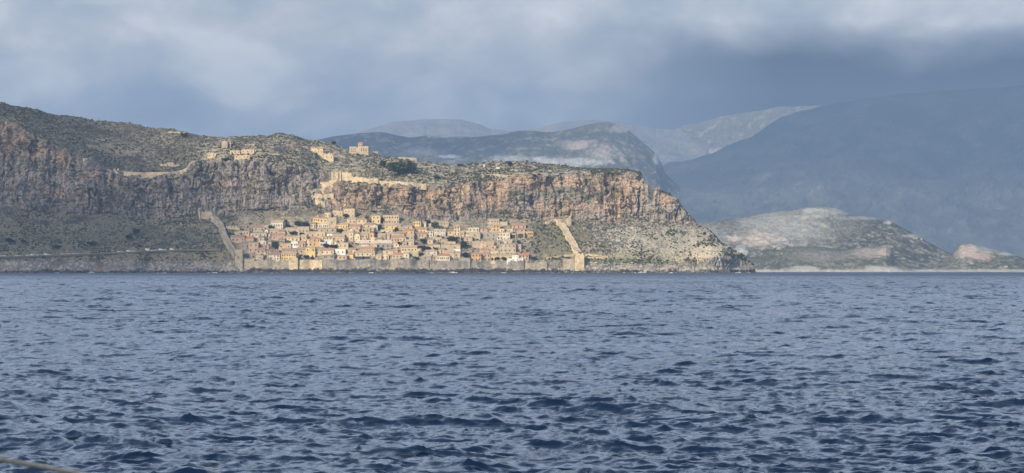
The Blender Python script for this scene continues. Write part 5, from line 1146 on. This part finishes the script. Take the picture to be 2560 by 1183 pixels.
# the low scrub nobody could count: one object
mb = MB(); rr_ = np.random.default_rng(5); ico = []
sv = []; sf = []; n_s = 0
def clump(cx_, cy_, cz_, rad):
    global n_s
    k_ = 6; v = []
    for lev, (zz, q) in enumerate(((-.3, .9), (.35, 1.0), (.85, .55))):
        for i in range(k_):
            a = 6.283*(i+.5*lev)/k_; r_ = rad*q*rr_.uniform(.65, 1.25); v.append((cx_+r_*math.cos(a), cy_+r_*math.sin(a), cz_+rad*.75*zz+rad*rr_.uniform(-.15, .15)))
    v.append((cx_, cy_, cz_+rad*.95)); b = n_s
    for l in (0, 1):
        for i in range(k_): j_ = (i+1) % k_; sf.append((b+l*k_+i, b+l*k_+j_, b+(l+1)*k_+j_, b+(l+1)*k_+i))
    for i in range(k_): j_ = (i+1) % k_; sf.append((b+2*k_+i, b+2*k_+j_, b+3*k_, b+3*k_))
    sv.extend(v); n_s += len(v)
dens = np.random.default_rng(8); cnt = 0
rowsG = np.arange(r3, 500); 
while cnt < 13500:
    r_i = int(dens.integers(r3, 499)); c_i = int(dens.integers(110, len(px)-4)); z0 = zone[r_i, 0]; xx, yy = px[c_i], PP[r_i, c_i]
    pz = {3: .75, 4: .12, 5: .8}.get(z0, 0)
    if 585 < xx < 1340 and z0 == 3: pz = .22
    if xx > 1480 and z0 == 3: pz = .55
    if dens.random() > pz*(.10+2.4*max(0., float(n2[r_i, c_i]+.5*n1[r_i, c_i])+.05)): continue
    p = GP[r_i, c_i]; rad = float(dens.uniform(.5, 1.5))*(1.35 if dens.random() < .12 else 1); clump(float(p[0]), float(p[1]), float(p[2])+.1, rad); cnt += 1
sfa = np.array([f for f in sf]); 
me = bpy.data.meshes.new('scrub'); me.from_pydata(sv, [], [tuple(dict.fromkeys(f)) for f in sf]); me.materials.append(leaf_mat('dry_scrub', (.058, .066, .040))); me.update()
o = bpy.data.objects.new('scrub', me); COL.objects.link(o); tag(o, 'low dark scrub scattered over the slopes of the rock', 'scrub', kind='stuff')

# ------------------------------------------------------------------ far away: chapel and hamlet on the mainland hills
def far_house(pxx, pyy, w, d, h, Y, label, roof='tile', wall='pale', cat='house'):
    fi = 4 if Y > 5200 else (6 if pxx < 2300 else 5); a_, b_, d_ = FAR[fi]; q_ = np.argmin(((a_-pxx)/2)**2+(b_-pyy)**2); Y = float(d_.ravel()[q_]); c = at(pxx, float(b_.ravel()[q_])+.6, Y); w, d, h = w*.62, d*.7, h*.62; r0 = empty('farmhouse', c, R(random.uniform(-15, 10))); tag(r0, label, cat)
    mb = MB(); mb.box(-w/2, w/2, 0, d, -12, h, faces='xXyYZ'); mb.build('wall', MW[wall], r0); roof_mesh('g', w, d, h+.01, 1.8).build('roof', MR[roof], r0)
far_house(2221, 556, 9, 6, 4, 5640, 'white chapel on the shoulder of the far right hill', cat='chapel')
far_house(2226, 557, 5, 5, 3, 5640, 'small white annex right of the far hill chapel')
far_house(2303, 599, 7, 6, 3.5, 5600, 'white house low on the ridge of the far right hill')
far_house(2292, 596, 6, 5, 3, 5600, 'white shed just left of the white ridge house')
far_house(2448, 678, 7, 6, 7, 4690, 'white shore house near the far right edge')
far_house(2535, 679, 8, 6, 5, 4690, 'white shore house at the extreme right edge')
far_house(2515, 668, 12, 6, 3.5, 4760, 'long white house above the shore at the far right')

# ------------------------------------------------------------------ the line from the boat crossing the lower left corner
pts = []
for s in np.linspace(-.9, 1.6, 26):
    qx = -10+215*s; qy = 1146+40*s+4*(s-.5)**2
    pts.append(at(qx, qy, 5.0+.25*s))
mb = MB(); o0 = pts[8]; mb.tube([p-o0 for p in pts], [.0052]*len(pts), 10)
mr = pmat('worn_rope', (.50, .43, .31), .95, .3, 60, .002)
o = mb.build('rope', mr, smooth=True); o.location = o0; tag(o, 'taut tan rope of the boat crossing the lower left corner', 'rope')
